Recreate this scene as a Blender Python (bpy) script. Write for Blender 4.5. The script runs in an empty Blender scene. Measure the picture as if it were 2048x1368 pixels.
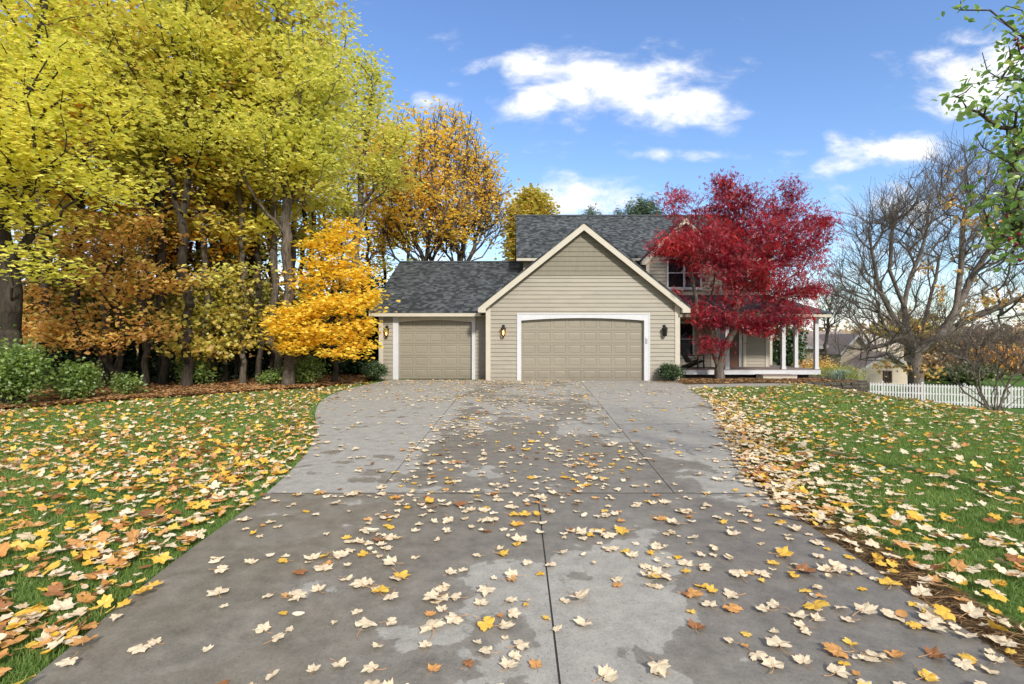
import bpy, bmesh, math, random
import numpy as np
from mathutils import Vector

C = bpy.context.scene.collection
S = bpy.context.scene
R = math.radians
F = 1024.0            # focal length in photo pixels (18 mm on 36 mm, 2048 px)
CAMZ = 1.55


def W(px, py, Y):     # a point at depth Y seen at photo pixel (px, py)
    return np.array([(px - 1024.0) / F * Y, Y, CAMZ - (py - 684.0) / F * Y])


def ground_z(x, y=0.0):
    t = np.clip((np.asarray(x, float) - 10.0) / 10.0, 0, 1)
    return -2.4 * (3 * t * t - 2 * t ** 3)


# ------------------------------------------------------------------ materials
def new_mat(name):
    m = bpy.data.materials.new(name)
    m.use_nodes = True
    m.node_tree.nodes.clear()
    return m, m.node_tree.nodes, m.node_tree.links


def nd(ns, typ, **kw):
    n = ns.new(typ)
    for k, v in kw.items():
        setattr(n, k, v)
    return n


def ramp(ns, stops, interp='LINEAR'):
    r = ns.new('ShaderNodeValToRGB')
    r.color_ramp.interpolation = interp
    e = r.color_ramp.elements
    while len(e) > 1:
        e.remove(e[-1])
    e[0].position, e[0].color = stops[0][0], (*stops[0][1], 1)
    for p, c in stops[1:]:
        x = e.new(p)
        x.color = (*c, 1)
    return r


def math_n(ns, ls, op, a, b=None, c=None):
    n = ns.new('ShaderNodeMath')
    n.operation = op
    for i, v in enumerate((a, b, c)):
        if v is None:
            continue
        if isinstance(v, (int, float)):
            n.inputs[i].default_value = v
        else:
            ls.new(v, n.inputs[i])
    return n.outputs[0]


def paint(name, col, rough=0.6, var=0.08, scale=6.0, bump=0.0, bscale=200.0, spec=0.4, coord='Object', stretch=(1, 1, 1), dirt=None):
    m, ns, ls = new_mat(name)
    out = nd(ns, 'ShaderNodeOutputMaterial')
    b = nd(ns, 'ShaderNodeBsdfPrincipled')
    b.inputs['Roughness'].default_value = rough
    b.inputs['Specular IOR Level'].default_value = spec
    tc = nd(ns, 'ShaderNodeTexCoord')
    mp = nd(ns, 'ShaderNodeMapping')
    mp.inputs['Scale'].default_value = stretch
    ls.new(tc.outputs[coord], mp.inputs['Vector'])
    n = nd(ns, 'ShaderNodeTexNoise')
    n.inputs['Scale'].default_value = scale
    n.inputs['Detail'].default_value = 6
    ls.new(mp.outputs[0], n.inputs['Vector'])
    c = np.array(col)
    rp = ramp(ns, [(0.25, tuple(np.clip(c * (1 - var), 0, 1))), (0.75, tuple(np.clip(c * (1 + var), 0, 1)))])
    ls.new(n.outputs['Fac'], rp.inputs[0])
    cur = rp.outputs[0]
    if dirt:
        n3 = nd(ns, 'ShaderNodeTexNoise')
        n3.inputs['Scale'].default_value = dirt[1]
        n3.inputs['Detail'].default_value = 8
        ls.new(mp.outputs[0], n3.inputs['Vector'])
        r3 = ramp(ns, [(0.5, (0, 0, 0)), (0.75, (1, 1, 1))])
        ls.new(n3.outputs['Fac'], r3.inputs[0])
        mx = nd(ns, 'ShaderNodeMix', data_type='RGBA')
        ls.new(r3.outputs[0], mx.inputs[0])
        ls.new(cur, mx.inputs[6])
        mx.inputs[7].default_value = (*dirt[0], 1)
        cur = mx.outputs[2]
    ls.new(cur, b.inputs['Base Color'])
    if bump:
        n2 = nd(ns, 'ShaderNodeTexNoise')
        n2.inputs['Scale'].default_value = bscale
        n2.inputs['Detail'].default_value = 5
        ls.new(mp.outputs[0], n2.inputs['Vector'])
        bp = nd(ns, 'ShaderNodeBump')
        bp.inputs['Strength'].default_value = bump
        bp.inputs['Distance'].default_value = 0.02
        ls.new(n2.outputs['Fac'], bp.inputs['Height'])
        ls.new(bp.outputs[0], b.inputs['Normal'])
    ls.new(b.outputs[0], out.inputs[0])
    return m


def leaf_mat(name, stops, trans=0.4, gloss=0.06, rough=0.45, clump=0.35, cscale=0.5, tcol=None):
    """leaf colours picked per leaf (random per island), shifted by clumps along the tree"""
    m, ns, ls = new_mat(name)
    out = nd(ns, 'ShaderNodeOutputMaterial')
    g = nd(ns, 'ShaderNodeNewGeometry')
    tc = nd(ns, 'ShaderNodeTexCoord')
    n = nd(ns, 'ShaderNodeTexNoise')
    n.inputs['Scale'].default_value = cscale
    n.inputs['Detail'].default_value = 2
    ls.new(tc.outputs['Object'], n.inputs['Vector'])
    a = math_n(ns, ls, 'MULTIPLY', g.outputs['Random Per Island'], 1 - clump)
    nn = math_n(ns, ls, 'MULTIPLY_ADD', n.outputs['Fac'], 2.2, -0.6)
    s = math_n(ns, ls, 'MULTIPLY_ADD', nn, clump, a)
    rp = ramp(ns, stops)
    ls.new(s, rp.inputs[0])
    d = nd(ns, 'ShaderNodeBsdfDiffuse')
    ls.new(rp.outputs[0], d.inputs['Color'])
    t = nd(ns, 'ShaderNodeBsdfTranslucent')
    hs = nd(ns, 'ShaderNodeHueSaturation')
    hs.inputs['Saturation'].default_value = 1.03
    hs.inputs['Value'].default_value = 1.2
    ls.new(rp.outputs[0], hs.inputs['Color'])
    ls.new(hs.outputs[0], t.inputs['Color'])
    mx = nd(ns, 'ShaderNodeMixShader')
    mx.inputs[0].default_value = trans
    ls.new(d.outputs[0], mx.inputs[1])
    ls.new(t.outputs[0], mx.inputs[2])
    cur = mx.outputs[0]
    if gloss:
        gl = nd(ns, 'ShaderNodeBsdfGlossy')
        gl.inputs['Roughness'].default_value = rough
        m2 = nd(ns, 'ShaderNodeMixShader')
        m2.inputs[0].default_value = gloss
        ls.new(cur, m2.inputs[1])
        ls.new(gl.outputs[0], m2.inputs[2])
        cur = m2.outputs[0]
    ls.new(cur, out.inputs[0])
    return m


def bark_mat(name, c1, c2, scale=3.0):
    m, ns, ls = new_mat(name)
    out = nd(ns, 'ShaderNodeOutputMaterial')
    b = nd(ns, 'ShaderNodeBsdfPrincipled')
    b.inputs['Roughness'].default_value = 0.9
    b.inputs['Specular IOR Level'].default_value = 0.15
    tc = nd(ns, 'ShaderNodeTexCoord')
    mp = nd(ns, 'ShaderNodeMapping')
    mp.inputs['Scale'].default_value = (scale * 4, scale * 4, scale * 0.6)
    ls.new(tc.outputs['Object'], mp.inputs['Vector'])
    n = nd(ns, 'ShaderNodeTexNoise')
    n.inputs['Scale'].default_value = 1.6
    n.inputs['Detail'].default_value = 8
    n.inputs['Roughness'].default_value = 0.7
    ls.new(mp.outputs[0], n.inputs['Vector'])
    rp = ramp(ns, [(0.35, c1), (0.65, c2)])
    ls.new(n.outputs['Fac'], rp.inputs[0])
    ls.new(rp.outputs[0], b.inputs['Base Color'])
    bp = nd(ns, 'ShaderNodeBump')
    bp.inputs['Strength'].default_value = 0.8
    bp.inputs['Distance'].default_value = 0.03
    ls.new(n.outputs['Fac'], bp.inputs['Height'])
    ls.new(bp.outputs[0], b.inputs['Normal'])
    ls.new(b.outputs[0], out.inputs[0])
    return m


def shingle_mat(name):
    m, ns, ls = new_mat(name)
    out = nd(ns, 'ShaderNodeOutputMaterial')
    b = nd(ns, 'ShaderNodeBsdfPrincipled')
    b.inputs['Roughness'].default_value = 0.85
    b.inputs['Specular IOR Level'].default_value = 0.3
    uv = nd(ns, 'ShaderNodeUVMap')
    sx = nd(ns, 'ShaderNodeSeparateXYZ')
    ls.new(uv.outputs[0], sx.inputs[0])
    vr = math_n(ns, ls, 'DIVIDE', sx.outputs[1], 0.145)
    row = math_n(ns, ls, 'FLOOR', vr)
    fr = math_n(ns, ls, 'FRACT', vr)
    wn = nd(ns, 'ShaderNodeTexWhiteNoise', noise_dimensions='1D')
    ls.new(row, wn.inputs['W'])
    off = math_n(ns, ls, 'MULTIPLY', wn.outputs['Value'], 17.3)
    us = math_n(ns, ls, 'MULTIPLY_ADD', sx.outputs[0], 1 / 0.165, off)
    tab = math_n(ns, ls, 'FLOOR', us)
    cv = nd(ns, 'ShaderNodeCombineXYZ')
    ls.new(tab, cv.inputs[0])
    ls.new(row, cv.inputs[1])
    w2 = nd(ns, 'ShaderNodeTexWhiteNoise', noise_dimensions='2D')
    ls.new(cv.outputs[0], w2.inputs['Vector'])
    rp = ramp(ns, [(0.0, (0.030, 0.035, 0.039)), (0.36, (0.034, 0.040, 0.044)), (0.40, (0.062, 0.071, 0.077)), (0.70, (0.078, 0.088, 0.094)), (0.74, (0.105, 0.117, 0.123)), (1.0, (0.125, 0.137, 0.143))])
    ls.new(w2.outputs['Value'], rp.inputs[0])
    n = nd(ns, 'ShaderNodeTexNoise')
    n.inputs['Scale'].default_value = 90
    ls.new(uv.outputs[0], n.inputs['Vector'])
    n2 = nd(ns, 'ShaderNodeTexNoise')
    n2.inputs['Scale'].default_value = 0.7
    ls.new(uv.outputs[0], n2.inputs['Vector'])
    f = math_n(ns, ls, 'MULTIPLY_ADD', n.outputs['Fac'], 0.7, 0.35)
    f2 = math_n(ns, ls, 'MULTIPLY_ADD', n2.outputs['Fac'], 0.6, 0.7)
    f3 = math_n(ns, ls, 'MULTIPLY', f, f2)
    mx = nd(ns, 'ShaderNodeMix', data_type='RGBA', blend_type='MULTIPLY')
    mx.inputs[0].default_value = 1
    ls.new(rp.outputs[0], mx.inputs[6])
    ls.new(f3, mx.inputs[7])
    ls.new(mx.outputs[2], b.inputs['Base Color'])
    hh = math_n(ns, ls, 'MULTIPLY_ADD', w2.outputs['Value'], 0.6, math_n(ns, ls, 'SUBTRACT', 1.0, fr))
    bp = nd(ns, 'ShaderNodeBump')
    bp.inputs['Strength'].default_value = 0.6
    bp.inputs['Distance'].default_value = 0.012
    ls.new(hh, bp.inputs['Height'])
    ls.new(bp.outputs[0], b.inputs['Normal'])
    ls.new(b.outputs[0], out.inputs[0])
    return m


def concrete_mat(name, wet=True):
    m, ns, ls = new_mat(name)
    out = nd(ns, 'ShaderNodeOutputMaterial')
    b = nd(ns, 'ShaderNodeBsdfPrincipled')
    tc = nd(ns, 'ShaderNodeTexCoord')
    P = tc.outputs['Object']

    def noise(scale, det=6, rough=0.55, dist=0.0, sc=(1, 1, 1), loc=(0, 0, 0)):
        mp = nd(ns, 'ShaderNodeMapping')
        mp.inputs['Scale'].default_value = sc
        mp.inputs['Location'].default_value = loc
        ls.new(P, mp.inputs['Vector'])
        n = nd(ns, 'ShaderNodeTexNoise')
        n.inputs['Scale'].default_value = scale
        n.inputs['Detail'].default_value = det
        n.inputs['Roughness'].default_value = rough
        n.inputs['Distortion'].default_value = dist
        ls.new(mp.outputs[0], n.inputs['Vector'])
        return n.outputs['Fac']
    fine = noise(70, 6, 0.8)
    mid = noise(6, 12, 0.78)
    rp = ramp(ns, [(0.36, (0.20, 0.188, 0.165)), (0.64, (0.40, 0.378, 0.336))])
    ls.new(math_n(ns, ls, 'MULTIPLY_ADD', fine, 0.45, math_n(ns, ls, 'MULTIPLY', mid, 0.55)), rp.inputs[0])
    cur = rp.outputs[0]
    if wet:
        big = noise(0.42, 5, 0.55, 0.8, (1, 0.8, 1), (3.1, 1.7, 0))
        med = noise(1.7, 6, 0.6, 0.4)
        sm = math_n(ns, ls, 'MULTIPLY_ADD', med, 0.55, math_n(ns, ls, 'MULTIPLY', big, 0.75))
        # slab by slab: the near pair is wettest, the outer far panels and the apron have dried
        sp = nd(ns, 'ShaderNodeSeparateXYZ')
        ls.new(P, sp.inputs[0])

        def rng_n(sock, a0, a1, b0, b1):
            k = nd(ns, 'ShaderNodeMapRange')
            k.inputs[1].default_value, k.inputs[2].default_value = a0, a1
            k.inputs[3].default_value, k.inputs[4].default_value = b0, b1
            ls.new(sock, k.inputs[0])
            return k.outputs[0]
        ax = math_n(ns, ls, 'ABSOLUTE', math_n(ns, ls, 'SUBTRACT', sp.outputs[0], 0.35))
        far = math_n(ns, ls, 'ADD', rng_n(ax, 1.45, 1.75, 0.06, -0.065), rng_n(sp.outputs[1], 8.5, 10.5, 0.0, -0.06))
        nr = rng_n(sp.outputs[1], 5.18, 5.2, 1.0, 0.0)
        off = math_n(ns, ls, 'ADD', math_n(ns, ls, 'MULTIPLY', nr, 0.10), math_n(ns, ls, 'MULTIPLY', math_n(ns, ls, 'SUBTRACT', 1.0, nr), far))
        ml = nd(ns, 'ShaderNodeMapRange')
        ml.inputs[1].default_value, ml.inputs[2].default_value = 0.2, 1.3
        ml.inputs[3].default_value, ml.inputs[4].default_value = -0.17, 0.03
        dx = math_n(ns, ls, 'ABSOLUTE', math_n(ns, ls, 'SUBTRACT', sp.outputs[0], 0.55))
        ls.new(dx, ml.inputs[0])
        mn = nd(ns, 'ShaderNodeMapRange')
        mn.inputs[1].default_value, mn.inputs[2].default_value = 3.6, 4.4
        mn.inputs[3].default_value, mn.inputs[4].default_value = 1.0, 0.0
        ls.new(sp.outputs[1], mn.inputs[0])
        loc = math_n(ns, ls, 'MULTIPLY', ml.outputs[0], mn.outputs[0])
        blot = nd(ns, 'ShaderNodeMapRange')
        blot.inputs[1].default_value, blot.inputs[2].default_value = 0.56, 0.70
        blot.inputs[4].default_value = 0.11
        ls.new(noise(2.6, 3, 0.5, 0.3, loc=(7, 3, 0)), blot.inputs[0])
        s2 = math_n(ns, ls, 'ADD', math_n(ns, ls, 'ADD', math_n(ns, ls, 'ADD', sm, off), loc), blot.outputs[0])
        wr = ramp(ns, [(0.638, (0, 0, 0)), (0.648, (0.78, 0.78, 0.78)), (0.76, (1, 1, 1))])
        ls.new(s2, wr.inputs[0])
        wetm = wr.outputs[0]
        mx = nd(ns, 'ShaderNodeMix', data_type='RGBA')
        ls.new(math_n(ns, ls, 'MULTIPLY', wetm, 0.76), mx.inputs[0])
        ls.new(cur, mx.inputs[6])
        wc = ramp(ns, [(0.36, (0.066, 0.057, 0.044)), (0.64, (0.185, 0.160, 0.124))])
        ls.new(math_n(ns, ls, 'MULTIPLY_ADD', fine, 0.35, math_n(ns, ls, 'MULTIPLY', mid, 0.65)), wc.inputs[0])
        ls.new(wc.outputs[0], mx.inputs[7])
        cur = mx.outputs[2]
        rr = nd(ns, 'ShaderNodeMapRange')
        rr.inputs[3].default_value, rr.inputs[4].default_value = 0.88, 0.42
        ls.new(wetm, rr.inputs[0])
        ls.new(rr.outputs[0], b.inputs['Roughness'])
    else:
        b.inputs['Roughness'].default_value = 0.85
    # dark pits and specks
    sp2 = ramp(ns, [(0.66, (0, 0, 0)), (0.72, (1, 1, 1))])
    ls.new(noise(60, 2), sp2.inputs[0])
    mx2 = nd(ns, 'ShaderNodeMix', data_type='RGBA')
    ls.new(math_n(ns, ls, 'MULTIPLY', sp2.outputs[0], 0.6), mx2.inputs[0])
    ls.new(cur, mx2.inputs[6])
    mx2.inputs[7].default_value = (0.06, 0.05, 0.04, 1)
    ls.new(mx2.outputs[2], b.inputs['Base Color'])
    b.inputs['Specular IOR Level'].default_value = 0.28
    bp = nd(ns, 'ShaderNodeBump')
    bp.inputs['Strength'].default_value = 0.35
    bp.inputs['Distance'].default_value = 0.004
    ls.new(fine, bp.inputs['Height'])
    ls.new(bp.outputs[0], b.inputs['Normal'])
    ls.new(b.outputs[0], out.inputs[0])
    return m


def ground_mat(name, stops, scale=1.5, fine=40, bump=0.6):
    m, ns, ls = new_mat(name)
    out = nd(ns, 'ShaderNodeOutputMaterial')
    b = nd(ns, 'ShaderNodeBsdfPrincipled')
    b.inputs['Roughness'].default_value = 0.95
    b.inputs['Specular IOR Level'].default_value = 0.1
    tc = nd(ns, 'ShaderNodeTexCoord')
    n = nd(ns, 'ShaderNodeTexNoise')
    n.inputs['Scale'].default_value = scale
    n.inputs['Detail'].default_value = 8
    ls.new(tc.outputs['Object'], n.inputs['Vector'])
    n2 = nd(ns, 'ShaderNodeTexNoise')
    n2.inputs['Scale'].default_value = fine
    n2.inputs['Detail'].default_value = 6
    ls.new(tc.outputs['Object'], n2.inputs['Vector'])
    rp = ramp(ns, stops)
    ls.new(math_n(ns, ls, 'MULTIPLY_ADD', n2.outputs['Fac'], 0.6, math_n(ns, ls, 'MULTIPLY', n.outputs['Fac'], 0.4)), rp.inputs[0])
    ls.new(rp.outputs[0], b.inputs['Base Color'])
    bp = nd(ns, 'ShaderNodeBump')
    bp.inputs['Strength'].default_value = bump
    bp.inputs['Distance'].default_value = 0.03
    ls.new(n2.outputs['Fac'], bp.inputs['Height'])
    ls.new(bp.outputs[0], b.inputs['Normal'])
    ls.new(b.outputs[0], out.inputs[0])
    return m


M = {}
M['siding'] = paint('lap_siding', (0.288, 0.258, 0.2), 0.55, 0.05, 2.0, 0.12, 60, stretch=(1, 1, 6), dirt=((0.25, 0.223, 0.173), 1.2))
def weather(m, course):
    ns, ls = m.node_tree.nodes, m.node_tree.links
    b = [n for n in ns if n.type == 'BSDF_PRINCIPLED'][0]
    src = b.inputs['Base Color'].links[0].from_socket
    tc = nd(ns, 'ShaderNodeTexCoord')
    sp = nd(ns, 'ShaderNodeSeparateXYZ')
    ls.new(tc.outputs['Object'], sp.inputs[0])
    row = math_n(ns, ls, 'FLOOR', math_n(ns, ls, 'DIVIDE', math_n(ns, ls, 'ADD', sp.outputs[2], 0.002), course))
    w1 = nd(ns, 'ShaderNodeTexWhiteNoise', noise_dimensions='1D')
    ls.new(row, w1.inputs['W'])
    seg = math_n(ns, ls, 'FLOOR', math_n(ns, ls, 'MULTIPLY_ADD', sp.outputs[0], 1 / 2.7, math_n(ns, ls, 'MULTIPLY', w1.outputs['Value'], 9.0)))
    cv = nd(ns, 'ShaderNodeCombineXYZ')
    ls.new(row, cv.inputs[0])
    ls.new(seg, cv.inputs[1])
    w2 = nd(ns, 'ShaderNodeTexWhiteNoise', noise_dimensions='2D')
    ls.new(cv.outputs[0], w2.inputs['Vector'])
    f = math_n(ns, ls, 'MULTIPLY_ADD', w2.outputs['Value'], 0.12, 0.94)
    mx = nd(ns, 'ShaderNodeMix', data_type='RGBA', blend_type='MULTIPLY')
    mx.inputs[0].default_value = 1
    ls.new(src, mx.inputs[6])
    ls.new(f, mx.inputs[7])
    n = nd(ns, 'ShaderNodeTexNoise')
    n.inputs['Scale'].default_value = 5
    n.inputs['Detail'].default_value = 8
    ls.new(tc.outputs['Object'], n.inputs['Vector'])
    hgt = nd(ns, 'ShaderNodeMapRange')
    hgt.inputs[1].default_value, hgt.inputs[2].default_value = 0.0, 0.55
    hgt.inputs[3].default_value, hgt.inputs[4].default_value = 0.75, 0.0
    ls.new(sp.outputs[2], hgt.inputs[0])
    k = math_n(ns, ls, 'MULTIPLY', hgt.outputs[0], n.outputs['Fac'])
    m2 = nd(ns, 'ShaderNodeMix', data_type='RGBA')
    ls.new(k, m2.inputs[0])
    ls.new(mx.outputs[2], m2.inputs[6])
    m2.inputs[7].default_value = (0.13, 0.105, 0.075, 1)
    ls.new(m2.outputs[2], b.inputs['Base Color'])


weather(M['siding'], 0.163)
M['shake'] = paint('shake_siding', (0.2, 0.178, 0.13), 0.7, 0.16, 22, 0.5, 40, stretch=(2.2, 1, 0.12))
M['door'] = paint('garage_door_paint', (0.238, 0.211, 0.159), 0.5, 0.04, 3, 0.10, 120, stretch=(0.2, 1, 1))
weather(M['door'], 0.504)
M['trim'] = paint('cream_trim', (0.48, 0.435, 0.35), 0.5, 0.05, 4, dirt=((0.45, 0.40, 0.32), 2.5))
M['white'] = paint('white_trim', (0.52, 0.52, 0.53), 0.45, 0.04, 5, dirt=((0.56, 0.555, 0.55), 3))
M['soffit'] = paint('soffit', (0.48, 0.43, 0.34), 0.6)
M['wall_back'] = paint('sheathing', (0.3, 0.28, 0.23), 0.8)
M['shingle'] = shingle_mat('asphalt_shingle')
M['black_metal'] = paint('black_lamp_metal', (0.015, 0.014, 0.013), 0.4, spec=0.5)
M['glass'] = paint('dark_window_glass', (0.012, 0.013, 0.015), 0.06, spec=0.6)
M['deck'] = paint('deck_boards', (0.22, 0.17, 0.15), 0.7, 0.2, 8, stretch=(0.3, 6, 1))
M['brown_wood'] = paint('brown_wood', (0.10, 0.04, 0.02), 0.45, 0.2, 6, stretch=(4, 4, 0.4))
M['dark_wood'] = paint('dark_chair_wood', (0.02, 0.013, 0.01), 0.55, 0.25, 6)
M['tan_cloth'] = paint('tan_cloth', (0.42, 0.33, 0.2), 0.9, 0.15, 20)
M['concrete_wet'] = concrete_mat('concrete_drive')
M['concrete'] = concrete_mat('concrete_walk', False)
M['joint'] = paint('joint_filler', (0.03, 0.027, 0.023), 0.9)
M['lawn'] = ground_mat('lawn_soil', [(0.3, (0.045, 0.085, 0.02)), (0.55, (0.08, 0.15, 0.032)), (0.75, (0.12, 0.18, 0.055))])
M['soil'] = ground_mat('soil', [(0.3, (0.05, 0.035, 0.022)), (0.5, (0.11, 0.075, 0.045)), (0.7, (0.22, 0.15, 0.09))], 3, 60)
M['forest'] = ground_mat('forest_floor', [(0.3, (0.05, 0.03, 0.016)), (0.5, (0.13, 0.075, 0.035)), (0.7, (0.27, 0.16, 0.07))], 2, 25)
M['stone'] = ground_mat('stacked_stone', [(0.3, (0.03, 0.028, 0.022)), (0.5, (0.08, 0.07, 0.055)), (0.75, (0.2, 0.18, 0.15))], 6, 14, 1.0)
M['fence'] = paint('fence_paint', (0.64, 0.62, 0.61), 0.6, 0.08, 2, dirt=((0.48, 0.45, 0.42), 4))
M['roof_brown'] = paint('brown_roof', (0.27, 0.21, 0.18), 0.9, 0.3, 10, 0.3, 30)
M['house_beige'] = paint('beige_siding', (0.55, 0.47, 0.36), 0.7, 0.08, 3, stretch=(0.3, 0.3, 30))
M['bark'] = bark_mat('grey_brown_bark', (0.045, 0.035, 0.026), (0.17, 0.14, 0.11))
M['bark_pale'] = bark_mat('pale_bark', (0.09, 0.075, 0.058), (0.27, 0.23, 0.18))
M['bark_dark'] = bark_mat('dark_bark', (0.02, 0.016, 0.012), (0.075, 0.06, 0.045))
M['bark_bare'] = bark_mat('bare_tree_bark', (0.085, 0.068, 0.055), (0.225, 0.19, 0.16))
M['bark_maple'] = bark_mat('maple_bark', (0.06, 0.048, 0.038), (0.19, 0.16, 0.13))
M['lf_lemon'] = leaf_mat('lemon_leaf', [(0.0, (0.46, 0.50, 0.08)), (0.35, (0.74, 0.71, 0.12)), (0.7, (0.88, 0.80, 0.18)), (1.0, (0.90, 0.72, 0.14))], 0.46)
M['lf_lime'] = leaf_mat('lime_leaf', [(0.0, (0.40, 0.46, 0.10)), (0.4, (0.68, 0.67, 0.14)), (0.75, (0.83, 0.77, 0.19)), (1.0, (0.86, 0.64, 0.17))], 0.46)
M['lf_olive'] = leaf_mat('olive_gold_leaf', [(0.0, (0.34, 0.37, 0.08)), (0.4, (0.58, 0.52, 0.09)), (0.8, (0.60, 0.40, 0.09)), (1.0, (0.38, 0.19, 0.08))], 0.42)
M['lf_gold'] = leaf_mat('golden_leaf', [(0.0, (0.74, 0.61, 0.09)), (0.4, (0.90, 0.70, 0.09)), (0.75, (0.92, 0.62, 0.07)), (1.0, (0.80, 0.44, 0.06))], 0.47)
M['lf_orange'] = leaf_mat('orange_leaf', [(0.0, (0.84, 0.60, 0.08)), (0.4, (0.86, 0.53, 0.07)), (0.75, (0.78, 0.39, 0.06)), (1.0, (0.46, 0.20, 0.06))], 0.45)
M['lf_rust'] = leaf_mat('rust_leaf', [(0.0, (0.62, 0.56, 0.14)), (0.35, (0.74, 0.50, 0.13)), (0.7, (0.70, 0.37, 0.11)), (1.0, (0.42, 0.20, 0.08))], 0.45)
M['lf_dull'] = leaf_mat('dull_autumn_leaf', [(0.0, (0.20, 0.20, 0.09)), (0.4, (0.32, 0.24, 0.11)), (0.75, (0.42, 0.22, 0.09)), (1.0, (0.24, 0.14, 0.09))], 0.3)
M['lf_red'] = leaf_mat('crimson_leaf', [(0.0, (0.10, 0.009, 0.022)), (0.35, (0.25, 0.016, 0.034)), (0.7, (0.50, 0.028, 0.042)), (1.0, (0.85, 0.11, 0.06))], 0.48, 0.04, 0.4, clump=0.45, cscale=0.6)
M['lf_under'] = leaf_mat('understory_leaf', [(0.0, (0.16, 0.22, 0.06)), (0.35, (0.34, 0.36, 0.08)), (0.65, (0.52, 0.40, 0.10)), (1.0, (0.48, 0.24, 0.08))], 0.42, clump=.5, cscale=.7)
M['lf_litter'] = leaf_mat('litter_leaf', [(0.0, (0.13, 0.07, 0.035)), (0.5, (0.30, 0.16, 0.07)), (1.0, (0.50, 0.32, 0.15))], 0.1, 0.02)
M['lf_hedge'] = leaf_mat('hedge_leaf', [(0.0, (0.05, 0.08, 0.03)), (0.6, (0.12, 0.16, 0.05)), (1.0, (0.26, 0.28, 0.09))], 0.25)
M['lf_amber'] = leaf_mat('amber_leaf', [(0.0, (0.90, 0.74, 0.13)), (0.45, (0.94, 0.68, 0.11)), (0.8, (0.90, 0.56, 0.09)), (1.0, (0.56, 0.30, 0.08))], 0.46)
M['lf_wine'] = leaf_mat('wine_leaf', [(0.0, (0.10, 0.02, 0.02)), (1.0, (0.3, 0.05, 0.04))], 0.4)
M['lf_bush'] = leaf_mat('bush_leaf', [(0.0, (0.08, 0.15, 0.03)), (0.5, (0.18, 0.28, 0.055)), (1.0, (0.38, 0.44, 0.11))], 0.42)
M['lf_box'] = leaf_mat('boxwood_leaf', [(0.0, (0.018, 0.045, 0.014)), (0.6, (0.05, 0.10, 0.028)), (1.0, (0.16, 0.19, 0.05))], 0.2, 0.08)
M['lf_dark'] = leaf_mat('hemlock_needle', [(0.0, (0.014, 0.03, 0.016)), (0.7, (0.03, 0.06, 0.026)), (1.0, (0.06, 0.09, 0.035))], 0.15, 0.03)
M['lf_pine'] = leaf_mat('pine_needle', [(0.0, (0.05, 0.09, 0.05)), (0.6, (0.10, 0.16, 0.085)), (1.0, (0.2, 0.24, 0.12))], 0.2, 0.05)
M['lf_dogwood'] = leaf_mat('dogwood_leaf', [(0.0, (0.08, 0.17, 0.035)), (0.5, (0.20, 0.36, 0.07)), (0.85, (0.36, 0.48, 0.11)), (0.97, (0.42, 0.45, 0.12)), (1.0, (0.35, 0.10, 0.07))], 0.55, 0.08, 0.35, clump=0.1)
M['lf_conifer_gold'] = leaf_mat('juniper_leaf', [(0.0, (0.14, 0.18, 0.03)), (0.5, (0.32, 0.34, 0.05)), (1.0, (0.5, 0.45, 0.08))], 0.3)
M['lf_blue'] = leaf_mat('blue_blade', [(0.0, (0.16, 0.24, 0.17)), (1.0, (0.42, 0.5, 0.4))], 0.25)
M['berry'] = paint('berry_red', (0.2, 0.02, 0.025), 0.35)
M['grass'] = leaf_mat('grass_blade', [(0.0, (0.095, 0.165, 0.035)), (0.5, (0.175, 0.275, 0.06)), (0.85, (0.27, 0.365, 0.09)), (1.0, (0.50, 0.42, 0.20))], 0.4, 0.03, clump=0.4, cscale=1.1)
M['dry_grass'] = leaf_mat('dry_blade', [(0.0, (0.14, 0.085, 0.045)), (1.0, (0.38, 0.25, 0.13))], 0.2, 0.0)
M['fl_cream'] = leaf_mat('fallen_cream', [(0.0, (0.48, 0.35, 0.20)), (0.5, (0.67, 0.545, 0.365)), (1.0, (0.75, 0.67, 0.52))], 0.12, 0.03, clump=0.5, cscale=14)
M['fl_yellow'] = leaf_mat('fallen_yellow', [(0.0, (0.58, 0.31, 0.04)), (0.5, (0.74, 0.45, 0.06)), (1.0, (0.78, 0.57, 0.17))], 0.2, 0.03, clump=0.5, cscale=14)
M['fl_orange'] = leaf_mat('fallen_tan', [(0.0, (0.36, 0.15, 0.04)), (0.5, (0.56, 0.27, 0.08)), (1.0, (0.68, 0.42, 0.20))], 0.15, 0.03, clump=0.5, cscale=14)
M['fl_brown'] = leaf_mat('fallen_brown', [(0.0, (0.16, 0.07, 0.03)), (0.6, (0.30, 0.13, 0.05)), (1.0, (0.42, 0.2, 0.09))], 0.1, 0.03, clump=0.5, cscale=14)
M['stalk'] = paint('leaf_stalk', (0.48, 0.26, 0.11), 0.7)
m, ns, ls = new_mat('lit_bulb')
e = nd(ns, 'ShaderNodeEmission')
e.inputs['Color'].default_value = (1, 0.52, 0.17, 1)
e.inputs['Strength'].default_value = 7
ls.new(e.outputs[0], nd(ns, 'ShaderNodeOutputMaterial').inputs[0])
M['bulb'] = m
m, ns, ls = new_mat('lamp_glass')
gb = nd(ns, 'ShaderNodeBsdfPrincipled')
gb.inputs['Base Color'].default_value = (0.9, 0.75, 0.5, 1)
gb.inputs['Roughness'].default_value = 0.25
gb.inputs['Transmission Weight'].default_value = 0.9
gb.inputs['IOR'].default_value = 1.1
ls.new(gb.outputs[0], nd(ns, 'ShaderNodeOutputMaterial').inputs[0])
M['lamp_glass'] = m


# ------------------------------------------------------------------ mesh helpers
def link(name, me, parent=None):
    o = bpy.data.objects.new(name, me)
    C.objects.link(o)
    if parent is not None:
        o.parent = parent
    return o


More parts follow.
